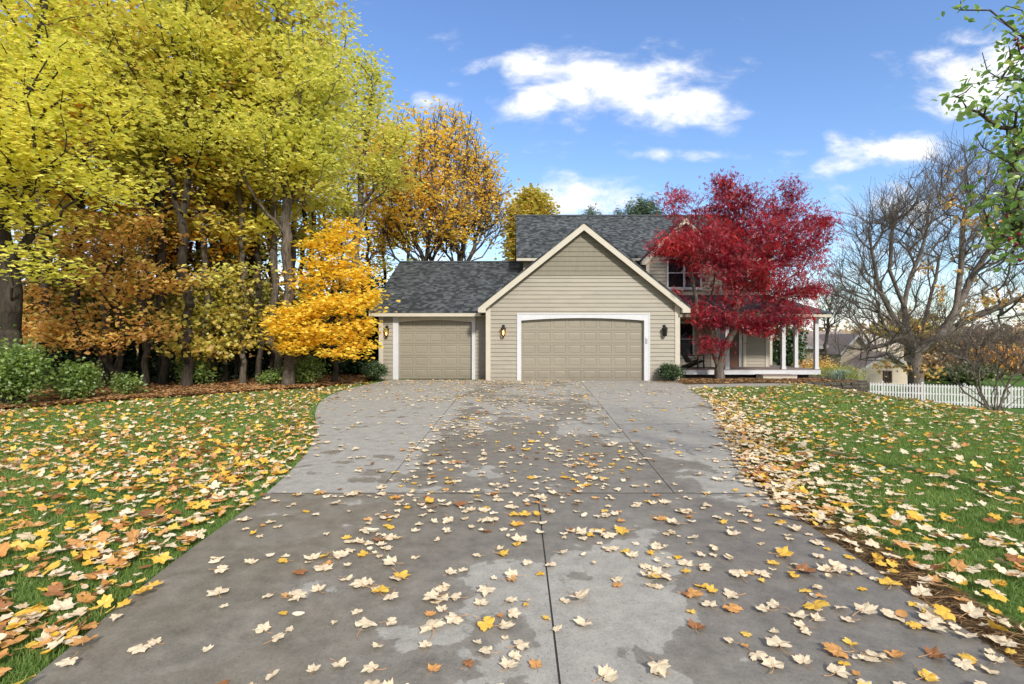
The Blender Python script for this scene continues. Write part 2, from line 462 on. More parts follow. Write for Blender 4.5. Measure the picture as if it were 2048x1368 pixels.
def tag(o, label=None, cat=None, group=None, kind=None):
    if label:
        o['label'] = label
    if cat:
        o['category'] = cat
    if group:
        o['group'] = group
    if kind:
        o['kind'] = kind
    return o


def empty(name, loc, label, cat, group=None):
    o = bpy.data.objects.new(name, None)
    o.empty_display_size = 0.2
    o.location = tuple(loc)
    C.objects.link(o)
    return tag(o, label, cat, group)


def np_mesh(name, V, faces, mats, midx=None, smooth=False):
    """faces: list of int arrays (m,k)"""
    me = bpy.data.meshes.new(name)
    V = np.ascontiguousarray(V, dtype=np.float32)
    faces = [np.asarray(f, dtype=np.int32) for f in (faces if isinstance(faces, list) else [faces]) if len(f)]
    nl = sum(f.size for f in faces)
    npol = sum(len(f) for f in faces)
    me.vertices.add(len(V))
    me.vertices.foreach_set('co', V.ravel())
    me.loops.add(nl)
    me.loops.foreach_set('vertex_index', np.concatenate([f.ravel() for f in faces]))
    me.polygons.add(npol)
    tot = np.concatenate([np.full(len(f), f.shape[1], np.int32) for f in faces])
    st = np.zeros(npol, np.int32)
    st[1:] = np.cumsum(tot)[:-1]
    me.polygons.foreach_set('loop_start', st)
    me.polygons.foreach_set('loop_total', tot)
    if midx is not None:
        me.polygons.foreach_set('material_index', np.asarray(midx, np.int32))
    for mm in (mats if isinstance(mats, (list, tuple)) else [mats]):
        me.materials.append(mm)
    me.polygons.foreach_set('use_smooth', np.full(npol, smooth))
    me.update(calc_edges=True)
    return me


class MB:
    """collects boxes, prisms and tubes into one mesh (world coordinates minus an origin)"""

    def __init__(self, origin=(0, 0, 0)):
        self.v, self.f, self.o = [], [], np.array(origin, float)

    def add(self, V, Fs):
        b = len(self.v)
        self.v += [tuple(np.array(p, float) - self.o) for p in V]
        self.f += [tuple(b + i for i in f) for f in Fs]

    def box(self, x0, x1, y0, y1, z0, z1):
        self.add([(x0, y0, z0), (x1, y0, z0), (x1, y1, z0), (x0, y1, z0), (x0, y0, z1), (x1, y0, z1), (x1, y1, z1), (x0, y1, z1)],
                 [(0, 3, 2, 1), (4, 5, 6, 7), (0, 1, 5, 4), (1, 2, 6, 5), (2, 3, 7, 6), (3, 0, 4, 7)])

    def prism(self, poly, d):
        """poly: 3D points (planar), extruded by vector d"""
        n = len(poly)
        P = [np.array(p, float) for p in poly]
        Q = [p + np.array(d, float) for p in P]
        self.add(P + Q, [tuple(range(n))[::-1], tuple(range(n, 2 * n))] + [(i, (i + 1) % n, n + (i + 1) % n, n + i) for i in range(n)])

    def tube(self, pts, r, n=8, cap=True):
        pts = [np.array(p, float) for p in pts]
        rs = r if hasattr(r, '__len__') else [r] * len(pts)
        V, Fs = [], []
        for i, p in enumerate(pts):
            a = pts[max(i - 1, 0)]
            b = pts[min(i + 1, len(pts) - 1)]
            d = b - a
            d /= np.linalg.norm(d) + 1e-9
            ref = np.array([0, 1, 0.]) if abs(d[2]) > 0.7 else np.array([0, 0, 1.])
            u = np.cross(ref, d)
            u /= np.linalg.norm(u)
            w = np.cross(d, u)
            for k in range(n):
                t = 2 * math.pi * k / n
                V.append(p + rs[i] * (u * math.cos(t) + w * math.sin(t)))
        for i in range(len(pts) - 1):
            for k in range(n):
                Fs.append((i * n + k, i * n + (k + 1) % n, (i + 1) * n + (k + 1) % n, (i + 1) * n + k))
        if cap:
            Fs.append(tuple(range(n))[::-1])
            Fs.append(tuple((len(pts) - 1) * n + k for k in range(n)))
        self.add(V, Fs)

    def lathe(self, c, prof, n=12):
        V, Fs = [], []
        for (r, z) in prof:
            for k in range(n):
                t = 2 * math.pi * k / n
                V.append((c[0] + r * math.cos(t), c[1] + r * math.sin(t), c[2] + z))
        for i in range(len(prof) - 1):
            for k in range(n):
                Fs.append((i * n + k, i * n + (k + 1) % n, (i + 1) * n + (k + 1) % n, (i + 1) * n + k))
        Fs.append(tuple(range(n))[::-1])
        Fs.append(tuple((len(prof) - 1) * n + k for k in range(n)))
        self.add(V, Fs)

    def build(self, name, mat, parent=None, bevel=0.0, merge=False, smooth=False):
        me = bpy.data.meshes.new(name)
        me.from_pydata(self.v, [], self.f)
        bm = bmesh.new()
        bm.from_mesh(me)
        if merge:
            bmesh.ops.remove_doubles(bm, verts=bm.verts, dist=1e-4)
        bmesh.ops.recalc_face_normals(bm, faces=bm.faces)
        if bevel:
            es = [e for e in bm.edges if len(e.link_faces) == 2 and e.calc_face_angle(0) > 0.5]
            bmesh.ops.bevel(bm, geom=es, offset=bevel, segments=1, affect='EDGES', clamp_overlap=True)
        if smooth:
            for f in bm.faces:
                f.smooth = True
        bm.to_mesh(me)
        bm.free()
        me.materials.append(mat)
        return link(name, me, parent)


# ------------------------------------------------------------------ trees
def grow(base, paths, n_tips, lobes, rng, r_base, r_tip=0.012, up=0.5, alpha=0.22, seg=0.45, wob=0.06, shell=0.45, twig=None):
    """skeleton: trunk and limb paths given, then every tip of the crown's lobes joins the nearest suitable node"""
    cap = 60 + n_tips * 14 + sum(80 for _ in paths) * 2
    P = np.zeros((cap, 3))
    par = np.full(cap, -1, int)
    L = np.zeros(cap)
    D = np.zeros((cap, 3))
    P[0] = base
    D[0] = (0, 0, 1)
    n = 1

    def chain(a, pts):
        nonlocal n
        for q in pts:
            P[n] = q
            par[n] = a
            d = P[n] - P[a]
            l = np.linalg.norm(d) + 1e-9
            L[n] = L[a] + l
            D[n] = d / l
            a = n
            n += 1
        return a
    for k, path in enumerate(paths):
        path = [np.array(p, float) for p in path]
        if k == 0:
            a = 0
        else:
            a = int(np.argmin(np.linalg.norm(P[:n] - path[0], axis=1)))
            path = path[1:]
        prev = P[a]
        pts = []
        for q in path:
            l = np.linalg.norm(q - prev)
            m_ = max(1, int(l / seg))
            for i in range(1, m_ + 1):
                pts.append(prev + (q - prev) * i / m_ + rng.normal(0, wob, 3) * (1 if i < m_ else 0.4))
            prev = q
        chain(a, pts)
    ntr = n
    cen = np.array([l[0] for l in lobes])
    rad = np.array([l[1] for l in lobes])
    wt = np.array([l[2] for l in lobes])
    pr = wt / wt.sum()
    idx = rng.choice(len(lobes), n_tips, p=pr)
    v = rng.normal(size=(n_tips, 3))
    v /= np.linalg.norm(v, axis=1)[:, None]
    rr = rng.random(n_tips) ** shell
    T = cen[idx] + v * rr[:, None] * rad[idx]
    T = T[T[:, 2] > base[2] + 0.25]
    d0 = np.min(np.linalg.norm(T[:, None, :] - P[None, :ntr:3, :], axis=2), axis=1)
    T = T[np.argsort(d0)]
    tips = []
    for t in T:
        dv = t - P[:n]
        d = np.linalg.norm(dv, axis=1)
        dh = np.hypot(dv[:, 0], dv[:, 1])
        cost = d + alpha * L[:n] + 1.6 * np.maximum(0, up * dh - dv[:, 2]) - 0.25 * np.sum(dv * D[:n], axis=1)
        a = int(np.argmin(cost))
        if n + 14 > cap:
            break
        l = d[a]
        k = min(12, max(1, int(round(l / seg))))
        c1 = P[a] + (D[a] * 0.5 + np.array([0, 0, 0.35])) * l * 0.45
        pts = []
        for i in range(1, k + 1):
            s = i / k
            q = (1 - s) ** 2 * P[a] + 2 * s * (1 - s) * c1 + s * s * t
            if i < k:
                q = q + rng.normal(0, wob * min(1, l), 3)
            pts.append(q)
        tips.append(chain(a, pts))
    P, par = P[:n], par[:n]
    if twig:
        # short twigs fanning out of the ends of the branches
        kt, lt, sp_ = twig
        a = np.repeat(np.concatenate([tips, par[tips]]), kt)
        d = D[a] + rng.normal(0, sp_, (len(a), 3)) + np.array([0, 0, .15])
        d /= np.linalg.norm(d, axis=1)[:, None] + 1e-9
        l = lt * (.4 + .8 * rng.random(len(a)))[:, None]
        q1 = P[a] + d * l * .5
        d2 = d + rng.normal(0, .25, d.shape)
        q2 = q1 + d2 * l * .5
        m1 = n + np.arange(len(a))
        P = np.concatenate([P, q1, q2])
        par = np.concatenate([par, a, m1])
        tips = list(m1 + len(a))
        n = len(P)
    cnt = np.zeros(n)
    cnt[tips] = 1
    for i in range(n - 1, 0, -1):
        cnt[par[i]] += cnt[i]
    cnt = np.maximum(cnt, 1)
    ex = math.log(r_base / r_tip) / math.log(max(cnt[0], 3))
    rad_ = r_tip * cnt ** ex
    # main child of each node
    main = np.full(n, -1, int)
    best = np.zeros(n)
    for i in range(1, n):
        if cnt[i] > best[par[i]]:
            best[par[i]] = cnt[i]
            main[par[i]] = i
    return P, par, rad_, main, np.array(tips)


def skeleton_mesh(name, sk, mat, origin, sides=5, flare=0.0):
    P, par, rad, main, _ = sk
    n = len(P)
    c = np.arange(1, n)
    p = par[1:]
    d = P[c] - P[p]
    d /= np.linalg.norm(d, axis=1)[:, None] + 1e-9
    D = np.zeros((n, 3))
    D[1:] = d
    tan = D.copy()
    hm = main >= 0
    tan[hm] += D[main[hm]]
    tan[0] = (0, 0, 1)
    tan /= np.linalg.norm(tan, axis=1)[:, None] + 1e-9
    is_main = main[p] == c

    def ring(cent, t, r):
        ref = np.where(np.abs(t[:, 1:2]) > 0.9, np.array([[1., 0, 0]]), np.array([[0, 1., 0]]))
        u = np.cross(ref, t)
        u /= np.linalg.norm(u, axis=1)[:, None] + 1e-9
        w = np.cross(t, u)
        a = np.arange(sides) * 2 * math.pi / sides
        return cent[:, None, :] + r[:, None, None] * (u[:, None, :] * np.cos(a)[None, :, None] + w[:, None, :] * np.sin(a)[None, :, None])
    z0 = P[0][2]
    rr = rad.copy()
    if flare:
        h = P[:, 2] - z0
        near = np.hypot(P[:, 0] - P[0, 0], P[:, 1] - P[0, 1]) < 1.5
        rr = rr * (1 + np.where(near, flare * np.exp(-np.maximum(h, 0) / 0.35), 0))
    A = ring(P[p], np.where(is_main[:, None], tan[p], d), np.where(is_main, rr[p], np.minimum(rr[p], rr[c] * 1.15)))
    B = ring(P[c], tan[c], rr[c])
    V = np.concatenate([A, B], axis=1).reshape(-1, 3) - np.asarray(origin)
    m = len(c)
    k = np.arange(sides)
    base = (np.arange(m) * 2 * sides)[:, None]
    q = np.stack([base + k, base + (k + 1) % sides, base + sides + (k + 1) % sides, base + sides + k], axis=2).reshape(-1, 4)
    return np_mesh(name, V, q, mat, smooth=True)


KITE = {
    'straw': (np.array([[0, 0, 0], [-.018, .5, 0], [0, 1, 0], [.018, .5, .03]]), [np.array([[0, 3, 2, 1]])]),
    'ovate': (np.array([[0, 0, 0], [-.22, .22, .05], [-.26, .5, .07], [-.13, .78, .04], [0, 1, -.06], [.13, .78, .04], [.26, .5, .07], [.22, .22, .05], [0, .5, 0]]), [np.array([[0, 8, 2, 1], [8, 4, 3, 2], [0, 7, 6, 8], [8, 6, 5, 4]])]),
    'oval': (np.array([[0, 0, 0], [-.34, .45, .06], [0, 1, -.03], [.34, .45, .06]]), [np.array([[0, 3, 2, 1]])]),
    'broad': (np.array([[0, 0, 0], [-.5, .42, .10], [0, 1, -.05], [.5, .42, .10]]), [np.array([[0, 3, 2, 1]])]),
    'maple': (np.array([[0, .05, 0], [-.20, .5, .05], [0, 1.0, -.05], [.20, .5, .05],
                        [-.52, .16, .04], [-.78, .62, -.06], [-.24, .52, .04], [.52, .16, .04], [.78, .62, -.06], [.24, .52, .04]]),
              [np.array([[0, 3, 2, 1], [0, 6, 5, 4], [0, 7, 8, 9]])]),
    'needle': (np.array([[0, 0, 0], [-.07, .5, 0], [0, 1, 0], [.07, .5, 0]]), [np.array([[0, 3, 2, 1]])]),
    'lace': (np.array([[0, 0, 0], [-.13, .5, .03], [0, 1, -.1], [.13, .5, .03], [-.5, .35, .02], [-.85, .55, -.12], [-.38, .55, .02], [.5, .35, .02], [.85, .55, -.12], [.38, .55, .02]]),
             [np.array([[0, 3, 2, 1], [0, 6, 5, 4], [0, 7, 8, 9]])]),
}


def leaves_mesh(name, pos, size, kind, mat, origin, rng, flat=0.6, hang=0.0, nrm=None):
    n = len(pos)
    B, Fs = KITE[kind]
    az = rng.random(n) * 2 * math.pi
    # normal: up, tilted
    N = rng.normal(size=(n, 3))
    N /= np.linalg.norm(N, axis=1)[:, None]
    N = N * (1 - flat) + np.array([0, 0, 1.0]) * flat
    N /= np.linalg.norm(N, axis=1)[:, None] + 1e-9
    X = np.stack([np.cos(az), np.sin(az), -hang * np.ones(n)], axis=1)
    Yv = X - N * np.sum(X * N, axis=1)[:, None]
    Yv /= np.linalg.norm(Yv, axis=1)[:, None] + 1e-9
    Xv = np.cross(Yv, N)
    s = size * (0.65 + 0.7 * rng.random(n))
    V = (pos - np.asarray(origin))[:, None, :] + s[:, None, None] * (
        B[None, :, 0:1] * Xv[:, None, :] + (B[None, :, 1:2] - 0.4) * Yv[:, None, :] + B[None, :, 2:3] * N[:, None, :])
    k = len(B)
    base = (np.arange(n) * k)[:, None, None]
    faces = [(base + f[None]).reshape(-1, f.shape[1]) for f in Fs]
    return np_mesh(name, V.reshape(-1, 3), faces, mat)


def lobe(px, py, rx, ry, Y, rd=None, w=None):
    c = W(px, py, Y)
    a = rx / F * Y
    b = ry / F * Y
    rd = rd if rd is not None else (a * 0.8 + b * 0.2)
    return (c, np.array([a, rd, b]), w if w is not None else max(a * b, 0.05))


def tree(name, label, cat, base, path, r, lobes, tips, per, mat, bark, seed, leaf=0.15, kind='broad', group=None, limbs=(), spray=(0.5, 0.5, 0.16),
         flat=0.6, hang=0.0, r_tip=0.012, up=0.45, alpha=0.22, sides=5, flare=0.5, shell=0.45, wob=0.06, seg=0.45, keep=1.0, twig=None):
    rng = np.random.default_rng(seed)
    b = np.array(base, float)
    sk = grow(b, [path] + list(limbs), tips, lobes, rng, r, r_tip, up, alpha, shell=shell, wob=wob, seg=seg, twig=twig)
    o = empty(name, b, label, cat, group)
    link('trunk', skeleton_mesh('trunk', sk, bark, b, sides, flare), o)
    P, par, rad, main, tp = sk
    if per:
        tsel = tp[rng.random(len(tp)) < keep]
        src = np.repeat(P[tsel], per, axis=0)
        back = np.repeat(P[par[tsel]], per, axis=0)
        s = rng.random(len(src))[:, None] ** 1.5
        pos = src * (1 - s) + back * s + rng.normal(size=src.shape) * np.array(spray)
        link('crown', leaves_mesh('crown', pos, leaf, kind, mat, b, rng, flat, hang), o)
    return o


def copy_tree(src, loc, rz, s, label=None, group=None):
    c = src.copy()
    C.objects.link(c)
    c.location = tuple(loc)
    c.rotation_euler = (0, 0, rz)
    c.scale = (s, s, s)
    if label:
        c['label'] = label
    if group:
        c['group'] = group
    for ch in list(src.children):
        k = ch.copy()
        C.objects.link(k)
        k.parent = c
    return c


# ------------------------------------------------------------------ camera, sky, sun
cam = bpy.data.cameras.new('camera')
cam.lens = 18
cam.sensor_width = 36
cam.clip_end = 3000
co = bpy.data.objects.new('camera', cam)
co.location = (0, 0, CAMZ)
co.rotation_euler = (R(90), 0, 0)
C.objects.link(co)
S.camera = co

SUN_AZ, SUN_EL = R(158), R(33)       # clockwise from +Y: behind the camera, to the right
sd = Vector((math.sin(SUN_AZ) * math.cos(SUN_EL), math.cos(SUN_AZ) * math.cos(SUN_EL), math.sin(SUN_EL)))
sl = bpy.data.lights.new('sun', 'SUN')
sl.energy = 3.2
sl.angle = R(6)
sl.color = (1.0, 0.95, 0.86)
so = bpy.data.objects.new('sun', sl)
so.rotation_euler = (-sd).to_track_quat('-Z', 'Y').to_euler()
C.objects.link(so)

world = bpy.data.worlds.new('World')
S.world = world
world.use_nodes = True
ns, ls = world.node_tree.nodes, world.node_tree.links
ns.clear()
wo = nd(ns, 'ShaderNodeOutputWorld')
bg = nd(ns, 'ShaderNodeBackground')
bg.inputs['Strength'].default_value = 0.15
sky = nd(ns, 'ShaderNodeTexSky', sky_type='NISHITA')
sky.sun_disc = False
sky.sun_elevation = SUN_EL
sky.sun_rotation = SUN_AZ
sky.air_density = 1.2
sky.dust_density = 0.15
sky.ozone_density = 4.5
tc = nd(ns, 'ShaderNodeTexCoord')
sx = nd(ns, 'ShaderNodeSeparateXYZ')
ls.new(tc.outputs['Generated'], sx.inputs[0])
yy = math_n(ns, ls, 'MAXIMUM', sx.outputs[1], 0.02)
U = math_n(ns, ls, 'DIVIDE', sx.outputs[0], yy)
Vv = math_n(ns, ls, 'DIVIDE', sx.outputs[2], yy)
cv = nd(ns, 'ShaderNodeCombineXYZ')
ls.new(U, cv.inputs[0])
ls.new(Vv, cv.inputs[1])


def wnoise(scale, det, rough, sc=(1, 1.9, 1), loc=(0, 0, 0)):
    mp = nd(ns, 'ShaderNodeMapping')
    mp.inputs['Scale'].default_value = sc
    mp.inputs['Location'].default_value = loc
    ls.new(cv.outputs[0], mp.inputs['Vector'])
    n = nd(ns, 'ShaderNodeTexNoise')
    n.inputs['Scale'].default_value = scale
    n.inputs['Detail'].default_value = det
    n.inputs['Roughness'].default_value = rough
    n.inputs['Distortion'].default_value = 0.25
    ls.new(mp.outputs[0], n.inputs['Vector'])
    return n.outputs['Fac']


CL = [(1235, 180, 185, 62, 1.0), (1345, 205, 120, 45, 1.0), (1085, 140, 95, 38, 0.9), (1075, 195, 110, 42, 0.75), (1180, 150, 120, 50, .9), (1130, 225, 110, 26, 0.55),
      (1380, 103, 62, 17, 0.5), (1440, 255, 60, 22, 0.5), (897, 206, 40, 20, 0.55), (918, 74, 34, 20, 0.42), (942, 143, 34, 13, 0.45), (895, 168, 26, 10, 0.4),
      (1775, 303, 100, 32, 1.0), (1690, 328, 80, 22, 0.7), (1955, 165, 105, 48, 1.0), (2020, 125, 70, 40, 0.9), (1930, 215, 70, 30, 0.8), (1985, 75, 80, 22, 0.6),
      (1150, 395, 110, 34, 1.0), (1060, 388, 60, 25, 0.8), (1400, 306, 320, 16, 0.5), (1180, 290, 160, 14, 0.35), (1740, 470, 130, 55, 0.5), (1830, 420, 110, 60, 0.65),
      (1700, 640, 190, 60, 0.75), (1900, 600, 220, 80, 0.6), (20, 240, 120, 90, 0.8), (850, 210, 30, 20, .5), (300, 560, 420, 110, 0.8), (820, 560, 220, 80, 0.6), (2300, 250, 200, 120, 1), (-400, 200, 260, 120, 1)]
acc = None
for (cx, cy, rx, ry, w) in CL:
    rx, ry = rx * 1.12, ry * 1.15
    a = math_n(ns, ls, 'MULTIPLY_ADD', U, F / rx, -(cx - 1024) / rx)
    b_ = math_n(ns, ls, 'MULTIPLY_ADD', Vv, F / ry, -(684 - cy) / ry)
    q = math_n(ns, ls, 'MULTIPLY_ADD', a, a, math_n(ns, ls, 'MULTIPLY', b_, b_))
    e_ = math_n(ns, ls, 'MULTIPLY', math_n(ns, ls, 'EXPONENT', math_n(ns, ls, 'MULTIPLY', q, -0.75)), w)
    acc = e_ if acc is None else math_n(ns, ls, 'MAXIMUM', acc, e_)
hz = math_n(ns, ls, 'MULTIPLY', math_n(ns, ls, 'EXPONENT', math_n(ns, ls, 'MULTIPLY', math_n(ns, ls, 'MULTIPLY', Vv, Vv), -55.0)), .86)
acc = math_n(ns, ls, 'MAXIMUM', acc, hz)      # low bank of pale cloud along the horizon
nb = wnoise(9.0, 9, 0.58)
nf = wnoise(3.0, 4, 0.5, loc=(4, 2, 0))
dn = math_n(ns, ls, 'MULTIPLY_ADD', math_n(ns, ls, 'SUBTRACT', nb, 0.5), 2.0, math_n(ns, ls, 'MULTIPLY_ADD', math_n(ns, ls, 'SUBTRACT', nf, 0.5), 0.4, acc))
mask = nd(ns, 'ShaderNodeMapRange', interpolation_type='SMOOTHSTEP')
mask.inputs[1].default_value, mask.inputs[2].default_value = 0.27, 1.12
ls.new(dn, mask.inputs[0])
gate = nd(ns, 'ShaderNodeMapRange')
gate.inputs[1].default_value, gate.inputs[2].default_value = 0.03, 0.08
ls.new(sx.outputs[1], gate.inputs[0])
front = math_n(ns, ls, 'MULTIPLY', mask.outputs[0], gate.outputs[0])
# unseen broken cloud added overhead and behind the camera for neutral fill light
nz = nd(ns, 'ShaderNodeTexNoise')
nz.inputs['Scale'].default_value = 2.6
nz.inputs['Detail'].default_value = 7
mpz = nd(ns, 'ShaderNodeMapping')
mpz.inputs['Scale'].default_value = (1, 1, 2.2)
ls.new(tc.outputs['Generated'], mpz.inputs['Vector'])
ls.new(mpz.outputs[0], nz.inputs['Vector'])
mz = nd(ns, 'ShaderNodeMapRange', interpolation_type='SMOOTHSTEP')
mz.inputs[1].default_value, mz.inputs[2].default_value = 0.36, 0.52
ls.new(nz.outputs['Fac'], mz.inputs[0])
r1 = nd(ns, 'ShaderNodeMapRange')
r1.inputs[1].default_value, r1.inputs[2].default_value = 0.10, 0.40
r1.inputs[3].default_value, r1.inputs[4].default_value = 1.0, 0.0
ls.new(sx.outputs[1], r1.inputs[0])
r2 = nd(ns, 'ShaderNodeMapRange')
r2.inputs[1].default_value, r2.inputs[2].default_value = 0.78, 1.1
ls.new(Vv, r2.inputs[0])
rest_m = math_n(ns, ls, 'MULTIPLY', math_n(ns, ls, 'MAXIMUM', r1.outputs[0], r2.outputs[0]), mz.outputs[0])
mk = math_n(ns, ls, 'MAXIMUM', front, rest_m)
cr = ramp(ns, [(0.3, (4.3, 4.4, 4.8)), (0.85, (5.9, 5.8, 5.7))])
ls.new(dn, cr.inputs[0])
hs = nd(ns, 'ShaderNodeHueSaturation')
hs.inputs['Saturation'].default_value = 1.06
hs.inputs['Hue'].default_value = 0.508
hs.inputs['Value'].default_value = 1.0
ls.new(sky.outputs[0], hs.inputs['Color'])
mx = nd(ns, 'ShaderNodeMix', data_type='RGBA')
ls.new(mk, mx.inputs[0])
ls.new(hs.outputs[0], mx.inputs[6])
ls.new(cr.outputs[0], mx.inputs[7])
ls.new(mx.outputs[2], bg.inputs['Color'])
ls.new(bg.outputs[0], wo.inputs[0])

S.view_settings.view_transform = 'Standard'
S.view_settings.look = 'None'
S.view_settings.exposure = 0.57
S.view_settings.gamma = 1
S.render.engine = 'CYCLES'
S.cycles.max_bounces = 7
S.cycles.diffuse_bounces = 3
S.cycles.glossy_bounces = 3
S.cycles.transmission_bounces = 5
S.cycles.sample_clamp_indirect = 6
S.cycles.use_denoising = True

# ------------------------------------------------------------------ ground, drive, walk, bed
rng = np.random.default_rng(5)
gx = np.unique(np.concatenate([np.linspace(-600, -40, 12), np.linspace(-40, 9, 30), np.linspace(9, 24, 46), np.linspace(24, 60, 10), np.linspace(60, 700, 12)]))
gy = np.unique(np.concatenate([np.linspace(-60, 0, 8), np.linspace(0, 40, 50), np.linspace(40, 900, 24)]))
GX, GY = np.meshgrid(gx, gy)
GZ = ground_z(GX) + 0.012 * np.sin(GX * 1.7) * np.cos(GY * 1.3) - 0.012
V = np.stack([GX, GY, GZ], axis=-1).reshape(-1, 3)
i, j = np.meshgrid(np.arange(len(gx) - 1), np.arange(len(gy) - 1))
i, j = i.ravel(), j.ravel()
q = np.stack([j * len(gx) + i, j * len(gx) + i + 1, (j + 1) * len(gx) + i + 1, (j + 1) * len(gx) + i], axis=1)
tag(link('lawn', np_mesh('lawn', V, q, M['lawn'], smooth=True)), kind='structure')

EL = np.array([(-1.5, -2.2), (2.32, -2.18), (3.3, -2.33), (5.02, -2.47), (6.59, -2.73), (8.53, -3.26), (10.87, -4.18), (13.3, -4.95), (15.2, -5.28), (16.9, -5.36), (18.5, -5.2), (19.6, -5.05), (20.6, -5.0)])
ER = np.array([(-1.5, 2.3), (2.4, 2.4), (3.73, 2.46), (5.1, 2.55), (7.35, 3.2), (9.56, 3.95), (12.1, 4.8), (14.3, 5.3), (16.5, 5.75), (17.2, 6.0), (18.4, 6.2), (19.6, 6.3), (20.6, 6.35)])


def smooth_edge(E, y):
    # piecewise cubic through the surveyed edge points
    ys, xs = E[:, 0], E[:, 1]
    m = np.gradient(xs, ys)
    k = np.clip(np.searchsorted(ys, y) - 1, 0, len(ys) - 2)
    h = ys[k + 1] - ys[k]
    t = np.clip((y - ys[k]) / h, 0, 1)
    return ((2 * t ** 3 - 3 * t ** 2 + 1) * xs[k] + (t ** 3 - 2 * t ** 2 + t) * h * m[k] + (-2 * t ** 3 + 3 * t ** 2) * xs[k + 1] + (t ** 3 - t ** 2) * h * m[k + 1])


def xl(y):
    return smooth_edge(EL, np.asarray(y, float))


def xr(y):
    return smooth_edge(ER, np.asarray(y, float))


def jl(y):
    return -1.36 - 0.015 * (np.asarray(y, float) - 5)


def jr(y):
    return 1.63 + 0.07 * (np.asarray(y, float) - 5)


def jc(y):
    return 0.18 + 0.015 * np.asarray(y, float)


ZD = 0.02
rows = [(-1.5, 5.19, [xl, jc, xr]), (5.19, 9.56, [xl, jl, jr, xr]), (9.56, 13.2, [xl, jl, jr, xr]), (13.2, 16.9, [xl, jl, jr, xr]), (16.9, 20.75, [xl, jl, jr, xr])]
mb = MB()
g = 0.0055
for (y0, y1, fs) in rows:
    ga, gb_ = (g if y0 < 6 else g * 1.2), (.017 if y0 < 9 else .02)
    yv = np.linspace(y0 + gb_, y1 - (.017 if y1 < 6 else .02), max(4, int((y1 - y0) / 0.3)))
    for a in range(len(fs) - 1):
        A = fs[a](yv) + (ga if a > 0 else 0)
        B = fs[a + 1](yv) - (ga if a < len(fs) - 2 else 0)
        nseg = 6
        Vs, Fc = [], []
        for k, y in enumerate(yv):
            for s in range(nseg + 1):
                Vs.append((A[k] + (B[k] - A[k]) * s / nseg, y, ZD))
        for k in range(len(yv) - 1):
            for s in range(nseg):
                b0 = k * (nseg + 1) + s
                Fc.append((b0, b0 + 1, b0 + nseg + 2, b0 + nseg + 1))
        ring = [s for s in range(nseg + 1)] + [k * (nseg + 1) + nseg for k in range(1, len(yv))] + [(len(yv) - 1) * (nseg + 1) + s for s in range(nseg - 1, -1, -1)] + [k * (nseg + 1) for k in range(len(yv) - 2, 0, -1)]
        b0 = len(Vs)
        for r_ in ring:
            Vs.append((Vs[r_][0], Vs[r_][1], ZD - 0.12))
        for k in range(len(ring)):
            k2 = (k + 1) % len(ring)
            Fc.append((ring[k], b0 + k, b0 + k2, ring[k2]))
        mb.add(Vs, Fc)
tag(mb.build('driveway', M['concrete_wet']), kind='structure')
mb = MB()
yv = np.linspace(-1.4, 20.7, 60)
mb.add([(xl(y) + .05, y, ZD - 0.0035) for y in yv] + [(xr(y) - .05, y, ZD - 0.0035) for y in yv], [(k, 60 + k, 61 + k, k + 1) for k in range(59)])
tag(mb.build('driveway_joint', M['joint']), kind='structure')

# walk from the drive round to the porch step
wk = [(5.9, 16.95, 18.35), (6.8, 17.25, 18.6), (7.8, 17.55, 18.8), (8.7, 17.75, 18.95), (9.5, 17.95, 19.0), (10.1, 18.2, 18.95)]
mb = MB()
mb.add([(x, a, 0.014) for x, a, b in wk] + [(x, b, 0.014) for x, a, b in wk] + [(x, a, -.1) for x, a, b in wk] + [(x, b, -.1) for x, a, b in wk],
       [(k, k + 1, 7 + k, 6 + k) for k in range(5)] + [(12 + k, 13 + k, k + 1, k) for k in range(5)] + [(5, 17, 23, 11)])
tag(mb.build('walkway', M['concrete']), kind='structure')

# planting bed in front of the porch, held by a low stone wall on its low side
mb = MB()
bed = [(5.2, 18.62), (6.8, 18.72), (8.7, 19.1), (9.6, 19.15), (10.4, 19.1), (11.05, 19.35), (13.3, 19.5), (13.75, 19.8), (13.9, 27.0), (12.5, 40), (6.7, 40), (6.7, 20.9), (5.2, 20.9)]
mb.prism([(x, y, -2.2) for x, y in bed], (0, 0, 2.205))
tag(mb.build('planting_bed', M['soil']), kind='structure')
# bare earth along the right edge of the drive
mb = MB()
yv = np.linspace(-1.0, 9.5, 30)
wv = 0.24 + 0.10 * np.sin(yv * 2.3) + 0.05 * np.sin(yv * 7.1)
wv = wv * np.clip((9.5 - yv) / 4, 0.25, 1)
mb.add([(xr(y) - 0.02, y, 0.006) for y in yv] + [(xr(y) + w, y, 0.004) for y, w in zip(yv, wv)], [(k, k + 1, 31 + k, 30 + k) for k in range(29)])
tag(mb.build('bare_soil', M['soil']), kind='structure')

